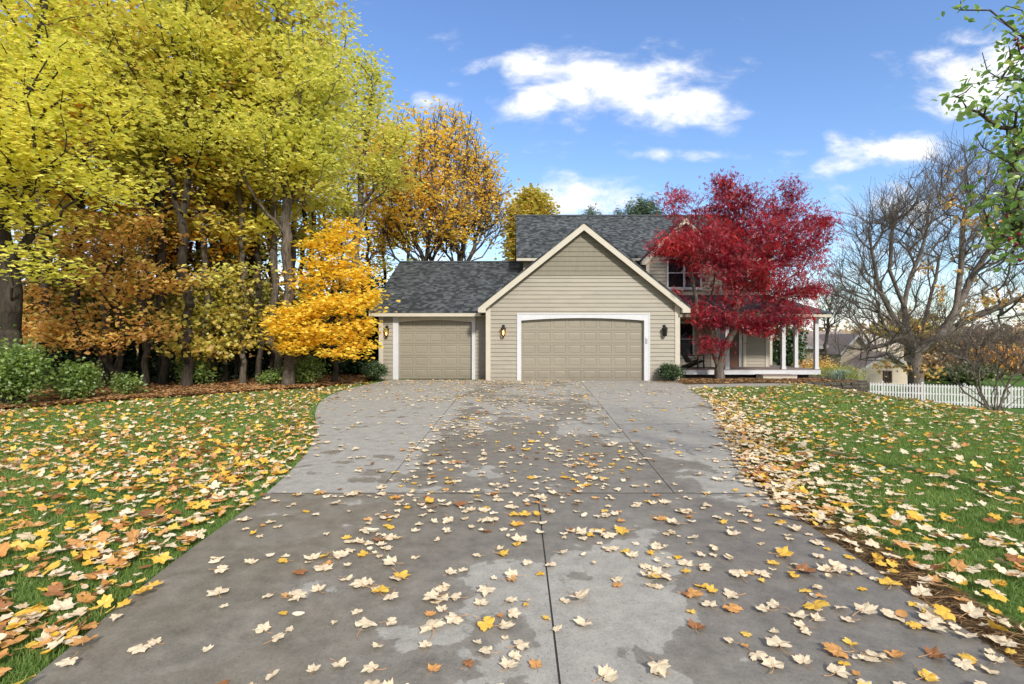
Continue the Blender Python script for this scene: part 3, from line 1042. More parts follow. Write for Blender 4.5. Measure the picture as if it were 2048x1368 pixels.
# forest floor on the left
FB = np.array([(-60, 6.0), (-20, 9.0), (-14.5, 10.6), (-11.6, 11.6), (-9.9, 14.0), (-8.1, 15.9), (-6.6, 17.3), (-5.75, 18.9), (-5.7, 22.0)])
mb = MB()
fb = []
for a, b in zip(FB[:-1], FB[1:]):
    for s in np.linspace(0, 1, 9)[:-1]:
        p = a + (b - a) * s
        fb.append((p[0] + rng.normal(0, .10), p[1] + rng.normal(0, .10)))
fb.append(tuple(FB[-1]))
poly = [(x, y, 0.035) for x, y in fb] + [(-5.7, 40, .035), (-2, 45, .035), (6, 45, .035), (6, 160, .035), (-160, 160, .035), (-160, 6, .035)]
mb.add(poly, [tuple(range(len(poly)))])
fo = mb.build('forest_floor', M['forest'])
bm = bmesh.new()
bm.from_mesh(fo.data)
bmesh.ops.triangulate(bm, faces=bm.faces)
for f in bm.faces:
    if f.normal.z < 0:
        f.normal_flip()
bm.to_mesh(fo.data)
bm.free()
tag(fo, kind='structure')


def forest_edge_y(x):
    return np.interp(x, FB[:, 0], FB[:, 1])


# ------------------------------------------------------------------ grass
def on_lawn(x, y):
    d = (x < xl(np.clip(y, -1.4, 20.5)) - 0.015) | (x > xr(np.clip(y, -1.4, 20.5)) + 0.02)
    left_ok = (x > 0) | ((x < -5.6) & (y < forest_edge_y(x) + 0.15)) | ((x >= -5.75) & (y < 20.2))
    walk = (x > 5.5) & (y > np.interp(x, [w[0] for w in wk], [w[1] for w in wk])) & (x < 10.15)
    bedm = (x >= 10.1) & (x < 14) & (y > np.interp(x, [10.1, 11.05, 13.3, 13.9], [18.95, 19.25, 19.4, 20]))
    return d & left_ok & ~walk & ~bedm & (y < 32)


def grass(n, ymin, ymax, xmin, xmax, h, w, seed, thin=None):
    r = np.random.default_rng(seed)
    # more blades close to the camera
    t = r.random(n)
    y = ymin * (ymax / ymin) ** t if ymin > 0 else ymin + (ymax - ymin) * t
    x = xmin + (xmax - xmin) * r.random(n)
    ok = on_lawn(x, y) & (np.abs(x) < y * 1.12 + 0.8)
    # bare strip beside the right edge
    e = x - xr(np.clip(y, -1.4, 20.5))
    bare = (e > 0) & (e < 0.24 + 0.10 * np.sin(y * 2.3)) & (y < 8) & (r.random(n) < 0.9 * np.clip((8.5 - y) / 3.5, 0, 1))
    x, y = x[ok & ~bare], y[ok & ~bare]
    n = len(x)
    z = ground_z(x) - 0.012
    az = r.random(n) * 2 * math.pi
    lean = np.abs(r.normal(0.35, 0.35, n)) * h
    hh = h * (0.55 + 0.75 * r.random(n)) * (0.8 + 0.35 * np.sin(x * 2.1 + 1.3 * np.sin(y * 1.7)) * np.sin(y * 2.7))
    ww = w * (0.6 + 0.8 * r.random(n)) * np.clip(0.6 + y / 9.0, 0.7, 2.6)
    dx, dy = np.cos(az), np.sin(az)
    b2 = r.random(n) * 2 * math.pi
    sx_, sy_ = np.cos(b2), np.sin(b2)
    P0 = np.stack([x, y, z], 1)
    s = np.stack([sx_ * ww, sy_ * ww, 0 * x], 1)
    d1 = np.stack([dx * lean * .35, dy * lean * .35, hh * .6], 1)
    d2 = np.stack([dx * lean * 1.2, dy * lean * 1.2, hh], 1)
    V = np.stack([P0 - s, P0 + s, P0 + d1 + s * .7, P0 + d1 - s * .7, P0 + d2], axis=1).reshape(-1, 3)
    b = (np.arange(n) * 5)[:, None]
    return V, b + np.array([[0, 1, 2, 3]]), b + np.array([[3, 2, 4]])


Vs, Q, T3 = [], [], []
off = 0
for a in [(260000, 2.2, 9.0, -9.5, -2.1, 0.06, 0.0026, 1), (230000, 2.2, 9.0, 2.3, 9.8, 0.06, 0.0026, 2), (170000, 8.5, 19.5, -20, -3.0, 0.06, 0.0032, 3), (260000, 8.5, 26, 3.5, 20, 0.06, 0.0032, 4)]:
    v, q4, t3 = grass(*a)
    Vs.append(v)
    Q.append(q4 + off)
    T3.append(t3 + off)
    off += len(v)
tag(link('grass', np_mesh('grass', np.concatenate(Vs), [np.concatenate(Q), np.concatenate(T3)], M['grass'])), kind='stuff')

# ------------------------------------------------------------------ fallen maple leaves
half = [(0, 1.0), (8, .86), (15, .86), (22, .72), (29, .69), (38, .86), (45, .84), (51, 1.0), (58, .86), (67, .82), (77, .67), (88, .72), (99, .84), (108, .76), (120, .66), (140, .58), (158, .42), (172, .16)]


def leaf_shape(seed):
    r = np.random.default_rng(100 + seed)
    pts = []
    full = [(a, d) for a, d in half] + [(360 - a, d) for a, d in half[:0:-1]]
    st = 0.85 + 0.3 * r.random()
    for a, d in full:
        t = R(a)
        d = d * (1 + r.normal(0, .07))
        pts.append((math.sin(t) * d * st, math.cos(t) * d))
    pts = np.array(pts)
    fl_ = seed % 2
    curl = r.uniform(-0.22, 0.30) * (.35 if fl_ else 1)
    fold = r.uniform(-0.1, 0.45) * (.35 if fl_ else 1)
    tw = r.uniform(-.25, .25)
    ph = r.random() * 6

    def zz(p):
        rr_ = np.hypot(p[:, 0], p[:, 1])
        return curl * rr_ ** 2 + fold * np.abs(p[:, 0]) * .6 + tw * p[:, 0] * p[:, 1] + 0.07 * np.sin(5 * np.arctan2(p[:, 0], p[:, 1]) + ph) * rr_
    mid = pts * 0.5
    n = len(pts)
    P = np.concatenate([[[0, 0]], mid, pts])
    Z = zz(P)
    V = np.concatenate([P, Z[:, None]], axis=1)
    V[:, 2] -= V[:, 2].min() - 0.0
    tri = [(0, 1 + (k + 1) % n, 1 + k) for k in range(n)]
    quad = [(1 + k, 1 + (k + 1) % n, 1 + n + (k + 1) % n, 1 + n + k) for k in range(n)]
    return V * 0.5, np.array(tri), np.array(quad)      # about one unit long


def oval_shape(seed):
    r = np.random.default_rng(300 + seed)
    a = np.linspace(0, 2 * math.pi, 13)[:-1]
    pts = np.stack([np.sin(a) * .32 * (1 + r.normal(0, .05, 12)), np.cos(a) * .55], 1)
    curl = r.uniform(-.2, .7)
    P = np.concatenate([[[0, 0]], pts * .5, pts])
    Z = curl * np.hypot(P[:, 0], P[:, 1]) ** 2 * 1.5 + np.abs(P[:, 0]) * r.uniform(0, .6)
    V = np.concatenate([P, (Z - Z.min())[:, None]], 1)
    n = 12
    return V, np.array([(0, 1 + (k + 1) % n, 1 + k) for k in range(n)]), np.array([(1 + k, 1 + (k + 1) % n, 1 + n + (k + 1) % n, 1 + n + k) for k in range(n)])


NSH = 14
SHAPES = [leaf_shape(k) for k in range(NSH)] + [oval_shape(k) for k in range(4)]
FMAT = ['fl_cream', 'fl_yellow', 'fl_orange', 'fl_brown']

rl = np.random.default_rng(77)
LX, LY, LZ, LS, LC, LT = [], [], [], [], [], []     # position, size, colour class, tilt


def vnoise(x, y, s, seed):
    r = np.random.default_rng(seed)
    g_ = r.random((64, 64))
    xi, yi = np.floor(x / s).astype(int), np.floor(y / s).astype(int)
    fx, fy = x / s - xi, y / s - yi
    fx, fy = fx * fx * (3 - 2 * fx), fy * fy * (3 - 2 * fy)
    h = lambda a, b: g_[a % 64, b % 64]
    return (h(xi, yi) * (1 - fx) + h(xi + 1, yi) * fx) * (1 - fy) + (h(xi, yi + 1) * (1 - fx) + h(xi + 1, yi + 1) * fx) * fy


def scatter(n, x0, x1, y0, y1, dens, dmax, cols, zfn, tilt, size):
    x = x0 + (x1 - x0) * rl.random(n)
    y = y0 + (y1 - y0) * rl.random(n)
    ok = (rl.random(n) * dmax < dens(x, y)) & (np.abs(x) < y * 1.06 + .3)
    x, y = x[ok], y[ok]
    m_ = len(x)
    LX.append(x)
    LY.append(y)
    LZ.append(zfn(x, y) + rl.random(m_) * 0.012)
    LS.append(np.clip(rl.lognormal(math.log(size), .30, m_), .05, .15))
    LC.append(rl.choice(4, m_, p=cols))
    LT.append(tilt * np.abs(rl.normal(0, 1, m_)))


# on the drive
def d_drive(x, y):
    inside = (x > xl(y) + .06) & (x < xr(y) - .05)
    d = 15.0 + 34 * np.clip(vnoise(x, y, .9, 3) - .3, 0, 1) * 1.6
    d = np.where((x < jl(y) - .05) & (y > 5.2) & (y < 13), 5.0, d)
    d = np.where((x < -1.25) & (y < 5.0), 10.0, d)
    d = np.where((np.abs(x - .5) < .35) & (y < 3.7), 4.5, d)
    d = np.where((x > jr(y)) & (y > 5.2), 8, d)
    d = np.where(y < 5.3, d * 1.75, d)
    d = np.where(y > 10, d * .8, d)
    d = np.where((y > 18.9) & (x < 2.2), 55, d)
    e = xr(y) - x
    d = np.where((e < .5) & (y > 4.8) & (y < 13), 50 * (1 - e / .6), d)
    return np.where(inside, d, 0)


A = 11.8 * 18.5
scatter(int(A * 100), -5.4, 6.4, 2.1, 20.6, d_drive, 100, [.74, .14, .09, .03], lambda x, y: 0 * x + ZD + .002, 0.11, .090)


# on the left lawn
def d_left(x, y):
    d = 44 + 165 * np.clip(vnoise(x, y, 1.1, 8) * .6 + vnoise(x, y, .4, 9) * .4, 0, 1)
    d = d * np.interp(y, [2, 6, 9, 12, 16], [.95, .95, .6, .34, .36])
    e = xl(np.clip(y, -1.4, 20.5)) - x
    d = np.where(e < .14, d * .7, d)
    return np.where(on_lawn(x, y) & (x < 0), d, 0)


A = 15 * 17
scatter(int(A * 210), -17, -2, 2.1, 19.2, d_left, 210, [.34, .30, .27, .09], lambda x, y: ground_z(x) + .020 + .014 * rl.random(len(x)), .40, .090)


def d_edge(x, y):
    e = xl(np.clip(y, -1.4, 20.5)) - x
    v = np.exp(-((e - .35) / .45) ** 2) * np.interp(y, [2, 3, 5, 9, 12, 17], [95, 95, 80, 70, 35, 15]) * (.35 + vnoise(x, y, .45, 61))
    return np.where((e > -.12) & (e < 1.6), v, 0)


scatter(22000, -7.2, -1.9, 2.1, 18.5, d_edge, 22000 / (5.3 * 16.4), [.46, .26, .20, .08], lambda x, y: ground_z(x) + .032 + .02 * rl.random(len(x)), .30, .092)


# on the right lawn: a drift along the drive, thinner beyond
def d_right(x, y):
    e = x - xr(np.clip(y, -1.4, 20.5))
    d = 18 + 60 * np.clip(vnoise(x, y, 1.0, 18) * .6 + vnoise(x, y, .4, 19) * .4 - .15, 0, 1)
    drift = np.exp(-(e / np.interp(y, [3, 5, 8, 12, 16], [.6, .55, .6, .5, .3])) ** 2) * np.interp(y, [2, 3.6, 4.6, 7, 11, 14, 17], [15, 25, 50, 60, 50, 30, 15])
    band2 = np.exp(-((e - np.interp(y, [3, 6, 9, 13, 17], [1.0, 1.1, 1.3, 1.1, .6])) / .35) ** 2) * np.interp(y, [3, 6, 9, 13, 17], [45, 60, 70, 60, 25])
    d = d + drift + band2
    return np.where(on_lawn(x, y) & (x > 0) & (y < 22), d, 0)


A = 16.7 * 19
scatter(int(A * 260), 2.3, 19, 2.1, 21, d_right, 260, [.50, .26, .18, .06], lambda x, y: ground_z(x) + .020 + .014 * rl.random(len(x)), .34, .090)


def d_drift(x, y):
    e = x - xr(np.clip(y, -1.4, 20.5))
    w = np.interp(y, [3, 4.2, 5, 8, 12, 16], [.25, .4, .5, .55, .42, .2])
    v = np.exp(-((e - .12) / w) ** 2) * np.interp(y, [2, 3.4, 4.4, 5.5, 9, 11, 14, 17], [15, 25, 130, 260, 260, 190, 60, 20]) * (.5 + vnoise(x, y, .5, 44))
    return np.where((e > -.1) & (e < 1.4), v, 0)


scatter(50000, 2.3, 7.3, 2.1, 17.5, d_drift, 50000 / (5 * 15.4), [.72, .13, .11, .04], lambda x, y: ground_z(x) + .030 + .02 * rl.random(len(x)), .20, .10)
LX, LY, LZ, LS, LC, LT = [np.concatenate(a) for a in (LX, LY, LZ, LS, LC, LT)]
NL = len(LX)
LA, LTA = rl.random(NL) * 2 * math.pi, rl.random(NL) * 2 * math.pi
LK = np.where(rl.random(NL) < .95, rl.integers(0, NSH, NL), NSH + rl.integers(0, 4, NL))
LS = np.where(LK >= NSH, LS * .62, LS)
dist2 = LX ** 2 + LY ** 2 + (CAMZ - LZ) ** 2
proj = LS ** 2 * (CAMZ - LZ) / dist2 ** 1.5 + 1e-9
px_ = 1024 + F * LX / LY
py_ = 684 + F * (CAMZ - LZ) / LY
proj = np.where((px_ > 8) & (px_ < 2040) & (py_ < 1360), proj, 0)
order = np.argsort(-proj)
near, rest = order[:300], order[300:]


def leaf_matrix(k):
    """rotation: tilt about a random horizontal axis after a spin"""
    ca, sa = np.cos(LA[k]), np.sin(LA[k])
    Rz = np.array([[ca, -sa, 0], [sa, ca, 0], [0, 0, 1]])
    ax = np.array([math.cos(LTA[k]), math.sin(LTA[k]), 0])
    t = min(LT[k], 0.9)
    K = np.array([[0, -ax[2], ax[1]], [ax[2], 0, -ax[0]], [-ax[1], ax[0], 0]])
    Rt = np.eye(3) + math.sin(t) * K + (1 - math.cos(t)) * K @ K
    return Rt @ Rz


VV, TT, QQ, TI, QI = [], [], [], [], []
off = 0
for k in rest:
    v, t3, q4 = SHAPES[LK[k]]
    w = (v * LS[k]) @ leaf_matrix(k).T + np.array([LX[k], LY[k], LZ[k] + .3 * LS[k] * math.sin(min(LT[k], .9))])
    VV.append(w)
    TT.append(t3 + off)
    QQ.append(q4 + off)
    TI.append(np.full(len(t3), LC[k]))
    QI.append(np.full(len(q4), LC[k]))
    off += len(v)
me = np_mesh('fallen_leaves', np.concatenate(VV), [np.concatenate(TT), np.concatenate(QQ)], [M[x] for x in FMAT], np.concatenate(TI + QI))
tag(link('fallen_leaves', me), kind='stuff')
# the largest ones in view are objects of their own: blade and stalk
blade_me, stalk_me = {}, []
for s in range(3):
    mb = MB()
    w = [0.12, -0.1, 0.02][s]
    mb.tube([(0, -.02, .10), (w * .3, -.22, .03), (w, -.42, .02), (w * 2.2, -.62, .05)], [.014, .012, .012, .017], 5)
    o = mb.build('stalk', M['stalk'])
    stalk_me.append(o.data)
    bpy.data.objects.remove(o)
cn = ['pale cream', 'bright yellow', 'tan orange', 'dark brown']
for k in near:
    key = (int(LK[k]), int(LC[k]))
    if key not in blade_me:
        v, t3, q4 = SHAPES[key[0]]
        blade_me[key] = np_mesh('maple_leaf', v, [t3, q4], M[FMAT[key[1]]])
    x, y = LX[k], LY[k]
    o = link('maple_leaf', blade_me[key])
    Rm = leaf_matrix(k)
    from mathutils import Matrix
    o.matrix_world = Matrix.Translation((x, y, LZ[k] + .3 * LS[k] * math.sin(min(LT[k], .9)))) @ Matrix(Rm.tolist()).to_4x4() @ Matrix.Scale(float(LS[k]), 4)
    if x < xl(y):
        where = 'in the grass left of the driveway'
    elif x > xr(y):
        where = 'in the grass right of the driveway'
    elif y > 5.19:
        where = 'on the driveway beyond the first cross joint'
    elif x < jc(y):
        where = 'on the nearest slab left of the long joint'
    else:
        where = 'on the nearest slab right of the long joint'
    kind_ = 'small oval' if key[0] >= NSH else ('lobed' if LT[k] < .12 else 'tilted lobed')
    lab = f'{cn[key[1]]} {kind_} leaf lying {where}'
    tag(o, lab, 'leaf', f'{cn[key[1]]} {kind_} leaves {where}')
    if key[0] < NSH and LS[k] > .07:
        link('stalk', stalk_me[int(k) % 3], o)

# brown litter under the trees
rf = np.random.default_rng(31)
n = 60000
x = -22 + 17 * rf.random(n)
y = forest_edge_y(x) - .25 + np.abs(rf.normal(0, 1, n)) * 3.2
pos = np.stack([x, y, .04 + .05 * rf.random(n)], 1)
tag(link('leaf_litter', leaves_mesh('leaf_litter', pos, .11, 'broad', M['lf_litter'], (0, 0, 0), rf, .72)), kind='stuff')
# straw and needles on the bare soil and in the bed
n = 5000
y = 2.2 + 6.5 * rf.random(n)
x = xr(y) + rf.random(n) * .32
pos = np.stack([x, y, .012 + .02 * rf.random(n)], 1)
n2 = 5000
x2, y2 = 5.4 + 8.0 * rf.random(n2), 18.8 + 2.6 * rf.random(n2)
k = (y2 > np.interp(x2, [b[0] for b in bed[:8]], [b[1] for b in bed[:8]])) & ~((x2 > 5) & (x2 < 6.7) & (y2 > 20.2))
pos2 = np.stack([x2, y2, .02 + .05 * rf.random(n2)], 1)[k]
tag(link('straw_litter', leaves_mesh('straw_litter', np.concatenate([pos, pos2]), .13, 'straw', M['dry_grass'], (0, 0, 0), rf, .85)), kind='stuff')
n = 1500
x2, y2 = 6.5 + 6.5 * rf.random(n), 18.9 + 2.2 * rf.random(n)
k = y2 > np.interp(x2, [b[0] for b in bed[:8]], [b[1] for b in bed[:8]])
tag(link('bed_leaves', leaves_mesh('bed_leaves', np.stack([x2, y2, .03 + .03 * rf.random(n)], 1)[k], .10, 'broad', M['lf_litter'], (0, 0, 0), rf, .75)), kind='stuff')

# ------------------------------------------------------------------ house
house = empty('house', (2.8, 20.3, 0), 'beige two storey house with grey shingle roofs, arched garage doors and a porch', 'house')


def hb():
    return MB((2.8, 20.3, 0))


def lap(mb, z0, z1, xf, Y, course=0.163, out=0.03):
    """lap siding facing -Y between heights z0 and z1; xf(z) -> (x0, x1). One connected sheet."""
    zs = [z0] + [k * course for k in range(int(z0 / course) + 1, int(z1 / course) + 2) if z0 + 1e-4 < k * course < z1 - 1e-4] + [z1]
    V, Fc = [], []
    for k, z in enumerate(zs):
        a, b = xf(z)
        fr = (z / course) % 1.0
        edge = fr < 1e-3 or fr > 1 - 1e-3
        if edge and 0 < k < len(zs) - 1:
            V += [(a, Y - .002, z), (b, Y - .002, z), (a, Y - out, z + .002), (b, Y - out, z + .002)]
        else:
            f = 1 - (fr if not edge else (0 if k == 0 else 1))
            V += [(a, Y - .002 - (out - .002) * f, z), (b, Y - .002 - (out - .002) * f, z)]
    for k in range(len(V) // 2 - 1):
        Fc.append((2 * k, 2 * k + 1, 2 * k + 3, 2 * k + 2))
    mb.add(V, Fc)


def lapx(mb, z0, z1, y0, y1, X, sgn=1, course=0.163, out=0.03):
    """the same on a wall facing +X or -X"""
    b = MB(mb.o)
    lap(b, z0, z1, lambda z: (y0, y1), 0, course, out)
    mb.add([(X - sgn * (p[1] + b.o[1]) + 0 * 1, p[0] + b.o[0], p[2] + b.o[2]) for p in b.v], b.f)


def roof_plane(name, pts, udir, thick=0.10, mat=None, under=True):
    """pts counter-clockwise seen from above"""
    P = np.array(pts, float)
    nrm = np.cross(P[1] - P[0], P[2] - P[0])
    nrm /= np.linalg.norm(nrm)
    if nrm[2] < 0:
        P = P[::-1]
        nrm = -nrm
    u = np.array(udir, float)
    u /= np.linalg.norm(u)
    v = np.cross(nrm, u)
    o = np.array([2.8, 20.3, 0])
    n = len(P)
    me = bpy.data.meshes.new(name)
    me.from_pydata([tuple(p - o) for p in P] + [tuple(p - o - np.array([0, 0, thick])) for p in P], [],
                   [tuple(range(n)), tuple(range(n, 2 * n))[::-1]] + [(i, n + i, n + (i + 1) % n, (i + 1) % n) for i in range(n)])
    uv = me.uv_layers.new(name='UVMap')
    for l in me.loops:
        p = P[l.vertex_index % n]
        uv.data[l.index].uv = (float(p @ u), float(p @ v) - (0.05 if l.vertex_index >= n else 0))
    me.materials.append(mat or M['shingle'])
    return link(name, me, house)


def arch(mb, x0, x1, xi0, xi1, ztop, zs, zc, Y, d0, d1, n=20):
    """header with an arched underside between the outer edges x0..x1, opening xi0..xi1"""
    xs = np.linspace(xi0, xi1, n + 1)
    mid, hw = (xi0 + xi1) / 2, (xi1 - xi0) / 2
    zb = zs + (zc - zs) * (1 - ((xs - mid) / hw) ** 2)
    V, Fc = [], []
    for yq in (Y - d0, Y + d1):
        V += [(x, yq, ztop) for x in xs] + [(x, yq, z) for x, z in zip(xs, zb)]
    m_ = n + 1
    for k in range(n):
        Fc += [(m_ + k, m_ + k + 1, k + 1, k), (2 * m_ + k, 2 * m_ + k + 1, 3 * m_ + k + 1, 3 * m_ + k),
               (k, k + 1, 2 * m_ + k + 1, 2 * m_ + k), (m_ + k + 1, m_ + k, 3 * m_ + k, 3 * m_ + k + 1)]
    mb.add(V, Fc)


def surround(name, X0, X1, xi0, xi1, ztop, zs, zc, Y, mat, head_mat=None):
    mb = hb()
    mb.box(X0, xi0, Y - .035, Y + .15, 0.0, ztop)
    mb.box(xi1, X1, Y - .035, Y + .15, 0.0, ztop)
    if head_mat is None:
        arch(mb, X0, X1, xi0, xi1, ztop, zs, zc, Y, .033, .148)
        # thin back band round the outside
    mb.box(X0 - .012, X0 + .03, Y - .05, Y - .035, 0, ztop + .012)
    mb.box(X1 - .03, X1 + .012, Y - .05, Y - .035, 0, ztop + .012)
    mb.box(X0 + .03, X1 - .03, Y - .05, Y - .0335, ztop - .03, ztop + .012)
    o = mb.build(name, mat, house)
    if head_mat is not None:
        mb = hb()
        arch(mb, X0, X1, xi0, xi1, ztop, zs, zc, Y, .033, .148)
        mb.build('door_header', head_mat, o)
    return o


def garage_door(x0, x1, z1, Y, nc, nr=5):
    mb = hb()
    rh = z1 / nr
    V, Fc = [], []

    def quad(a, b, c, d):
        k = len(V)
        V.extend([a, b, c, d])
        Fc.append((k, k + 1, k + 2, k + 3))
    cw = (x1 - x0) / nc
    for r_ in range(nr):
        za, zb = r_ * rh + 0.006, (r_ + 1) * rh - 0.006
        # section joint
        quad((x0, Y + .012, r_ * rh - .006), (x1, Y + .012, r_ * rh - .006), (x1, Y + .012, za), (x0, Y + .012, za))
        quad((x0, Y + .012, za), (x1, Y + .012, za), (x1, Y, za), (x0, Y, za))
        quad((x0, Y, zb), (x1, Y, zb), (x1, Y + .012, zb), (x0, Y + .012, zb))
        for c in range(nc):
            xa, xb = x0 + c * cw, x0 + (c + 1) * cw
            rects = [(xa, xb, za, zb, 0)]
            ix, iz = .045, .075
            for ins, dep in ((0, 0.0), (.012, .011), (.035, .011), (.06, .002)):
                rects.append((xa + ix + ins, xb - ix - ins, za + iz + ins, zb - iz - ins, dep))
            for A, B in zip(rects[:-1], rects[1:]):
                a = [(A[0], Y + A[4], A[2]), (A[1], Y + A[4], A[2]), (A[1], Y + A[4], A[3]), (A[0], Y + A[4], A[3])]
                b = [(B[0], Y + B[4], B[2]), (B[1], Y + B[4], B[2]), (B[1], Y + B[4], B[3]), (B[0], Y + B[4], B[3])]
                for k in range(4):
                    quad(a[k], a[(k + 1) % 4], b[(k + 1) % 4], b[k])
            quad(*[(B[0], Y + B[4], B[2]), (B[1], Y + B[4], B[2]), (B[1], Y + B[4], B[3]), (B[0], Y + B[4], B[3])])
    mb.add(V, Fc)
    o = mb.build('garage_door', M['door'], house, merge=True)
    s = hb()
    s.box(x0, x1, Y - .012, Y - .0005, -.0, .022)
    s.build('bottom_seal', M['joint'], o)
    return o


# --- main garage (front plane Y = 20.3)
Y0 = 20.3
gx0, gx1 = -1.01, 6.62
AX, AZ, SLP = 2.815, 6.24, 0.80
dx0, dx1, dtop = 0.21, 5.45, 2.68           # outer edges of the door surround
di0, di1 = 0.365, 5.235


def rake_x(z):
    h = (AZ - .22 - z) / SLP
    return (max(gx0, AX - h), min(gx1, AX + h))


ZEV = AZ - .22 - SLP * (AX - gx0)           # wall height where the rake meets the corner
mb = hb()
lap(mb, 0.0, dtop, lambda z: (gx0, dx0 + .02), Y0)
w1 = mb.build('wall', M['siding'], house)
mb = hb()
lap(mb, 0.0, dtop, lambda z: (dx1 - .02, gx1), Y0)
mb.build('wall', M['siding'], house)
mb = hb()
lap(mb, dtop, 4.16, lambda z: rake_x(z), Y0)
mb.build('wall', M['siding'], house)
mb = hb()
lap(mb, 4.16, AZ - .24, lambda z: rake_x(z), Y0 - .012, 0.19, .024)
tag(mb.build('gable_shake', M['shake'], house), 'darker taupe shake panel in the gable')
mb = hb()
mb.box(gx0 + .02, dx0 + .05, Y0 + .16, Y0 + .3, 0, dtop)
mb.box(dx1 - .05, gx1 - .02, Y0 + .16, Y0 + .3, 0, dtop)
mb.prism([(gx0 + .02, Y0 + .16, dtop), (gx1 - .02, Y0 + .16, dtop), (gx1 - .02, Y0 + .16, ZEV - .03), (AX, Y0 + .16, AZ - .28), (gx0 + .02, Y0 + .16, ZEV - .03)], (0, .14, 0))
mb.box(gx0 + .01, gx0 + .2, Y0 + .3, 27, 0, 2.7)
mb.box(gx1 - .2, gx1 - .02, Y0 + .3, 24.1, 0, 2.75)
mb.build('wall_core', M['wall_back'], house)
mb = hb()
lapx(mb, 0, 2.75, Y0 + .02, 24.0, gx1, 1)
lapx(mb, 0, 2.7, Y0 + .02, 21.4, gx0, -1)
mb.build('side_wall', M['siding'], house)
for a, b in ((gx0 - .03, gx0 + .16), (gx1 - .17, gx1 + .03)):
    mb = hb()
    mb.box(a, b, Y0 - .045, Y0 + .12, 0, ZEV + .10 if a > 0 else ZEV + .10)
    mb.build('corner_board', M['trim'], house, bevel=.006)
surround('door_surround', dx0, dx1, di0, di1, dtop, 2.40, 2.50, Y0, M['white'])
garage_door(di0, di1, 2.52, Y0 + .12, 8)
mb = hb()
mb.box(5.285, 5.36, Y0 - .07, Y0 - .0345, 1.50, 1.74)
kp = mb.build('keypad', M['white'], house, bevel=.008)
mb = hb()
for r_ in range(4):
    for c in range(3):
        mb.box(5.296 + c * .019, 5.309 + c * .019, Y0 - .076, Y0 - .0705, 1.53 + r_ * .04, 1.555 + r_ * .04)
mb.build('keys', M['deck'], kp)

YR = 20.0
EX0, EX1 = -1.33, 6.97
for s, ex in ((-1, EX0), (1, EX1)):
    ze = AZ - SLP * abs(ex - AX)
    yb = 27.2 if s > 0 else 27.2
    roof_plane('roof', [(AX, YR - .03, AZ + .03), (ex, YR - .03, ze + .03), (ex, yb, ze + .03), (AX, yb, AZ + .03)], (0, 1, 0), 0.07)
    # rake board, cut level at the eave
    mb = hb()
    bw = .27
    tip = ze - bw + .05
    mb.prism([(AX, YR, AZ - .045), (ex, YR, ze - .045), (ex, YR, tip), (ex - s * (.30 if s > 0 else .30), YR, tip), (ex - s * .30, YR, ze + SLP * .30 - .045 - bw), (AX, YR, AZ - .045 - bw)], (0, .045, 0))
    mb.build('rake_board', M['trim'], house)
    mb = hb()      # soffit between the rake board and the wall
    mb.prism([(AX, YR + .046, AZ - .05 - .17), (ex - s * .02, YR + .046, ze - .05 - .15), (ex - s * .02, YR + .046, ze - .05), (AX, YR + .046, AZ - .05)], (0, .27, 0))
    mb.build('soffit', M['soffit'], house)
    mb = hb()      # boxed eave running back along the side
    xa, xb = sorted((ex - s * .018, ex - s * .30))
    mb.box(xa, xb, YR + .05, 24, tip + .005, ze - .02)
    mb.build('fascia', M['trim'], house)
mb = hb()
mb.prism([(AX - .12, YR - .035, AZ - .12 * SLP + .036), (AX + .12, YR - .035, AZ - .12 * SLP + .036), (AX, YR - .035, AZ + .055)], (0, 7, 0))
mb.build('ridge_cap', M['shingle'], house)

# --- small garage (front plane Y = 21.2)
Y1 = 21.2
sx0, sx1 = -5.48, gx0 + .02
sd0, sd1 = -4.91, -1.53
si0, si1 = -4.70, -1.66
st_ = 2.64
mb = hb()
lap(mb, 0, st_, lambda z: (sx0, sd0 + .02), Y1)
mb.build('wall', M['siding'], house)
mb = hb()
lap(mb, 0, st_, lambda z: (sd1 - .02, sx1), Y1)
mb.build('wall', M['siding'], house)
mb = hb()
mb.box(sx0 + .02, sd0 + .05, Y1 + .16, Y1 + .3, 0, st_)
mb.box(sd1 - .05, sx1, Y1 + .16, Y1 + .3, 0, st_)
mb.box(sx0 + .02, sx1, Y1 + .155, Y1 + .3, st_, st_ + .14)
mb.box(sx0 + .02, sx0 + .2, Y1 + .3, 31.5, 0, 2.7)
mb.prism([(sx0 + .02, Y1 + .3, 2.7), (sx0 + .02, 26.6, 5.4), (sx0 + .02, 31.5, 2.9)], (.18, 0, 0))
mb.build('wall_core', M['wall_back'], house)
mb = hb()
lapx(mb, 0, 2.7, Y1 + .02, 31.5, sx0, -1)
mb.build('side_wall', M['siding'], house)
mb = hb()
mb.box(sx0 - .03, sx0 + .15, Y1 - .045, Y1 + .12, 0, st_)
mb.build('corner_board', M['trim'], house, bevel=.006)
surround('door_surround', sd0, sd1, si0, si1, st_ - .013, 2.37, 2.46, Y1, M['white'], M['trim'])
garage_door(si0, si1, 2.48, Y1 + .12, 5)
SE, SR = 20.78, 26.6
ez, rz_ = 2.80, 5.72
roof_plane('roof', [(-5.83, SE, ez), (1.6, SE, ez), (1.6, SR, rz_), (-5.83, SR, rz_)], (1, 0, 0), .07)
roof_plane('roof', [(-5.83, 32.4, ez), (-5.83, SR, rz_ - .001), (1.6, SR, rz_ - .001), (1.6, 32.4, ez)], (1, 0, 0), .07)
mb = hb()
mb.box(-5.84, 1.5, SR - .11, SR + .11, rz_ - .02, rz_ + .03)
mb.build('ridge_cap', M['shingle'], house)
mb = hb()
mb.box(-5.815, EX0 + .05, SE + .015, SE + .05, ez - .21, ez - .072)
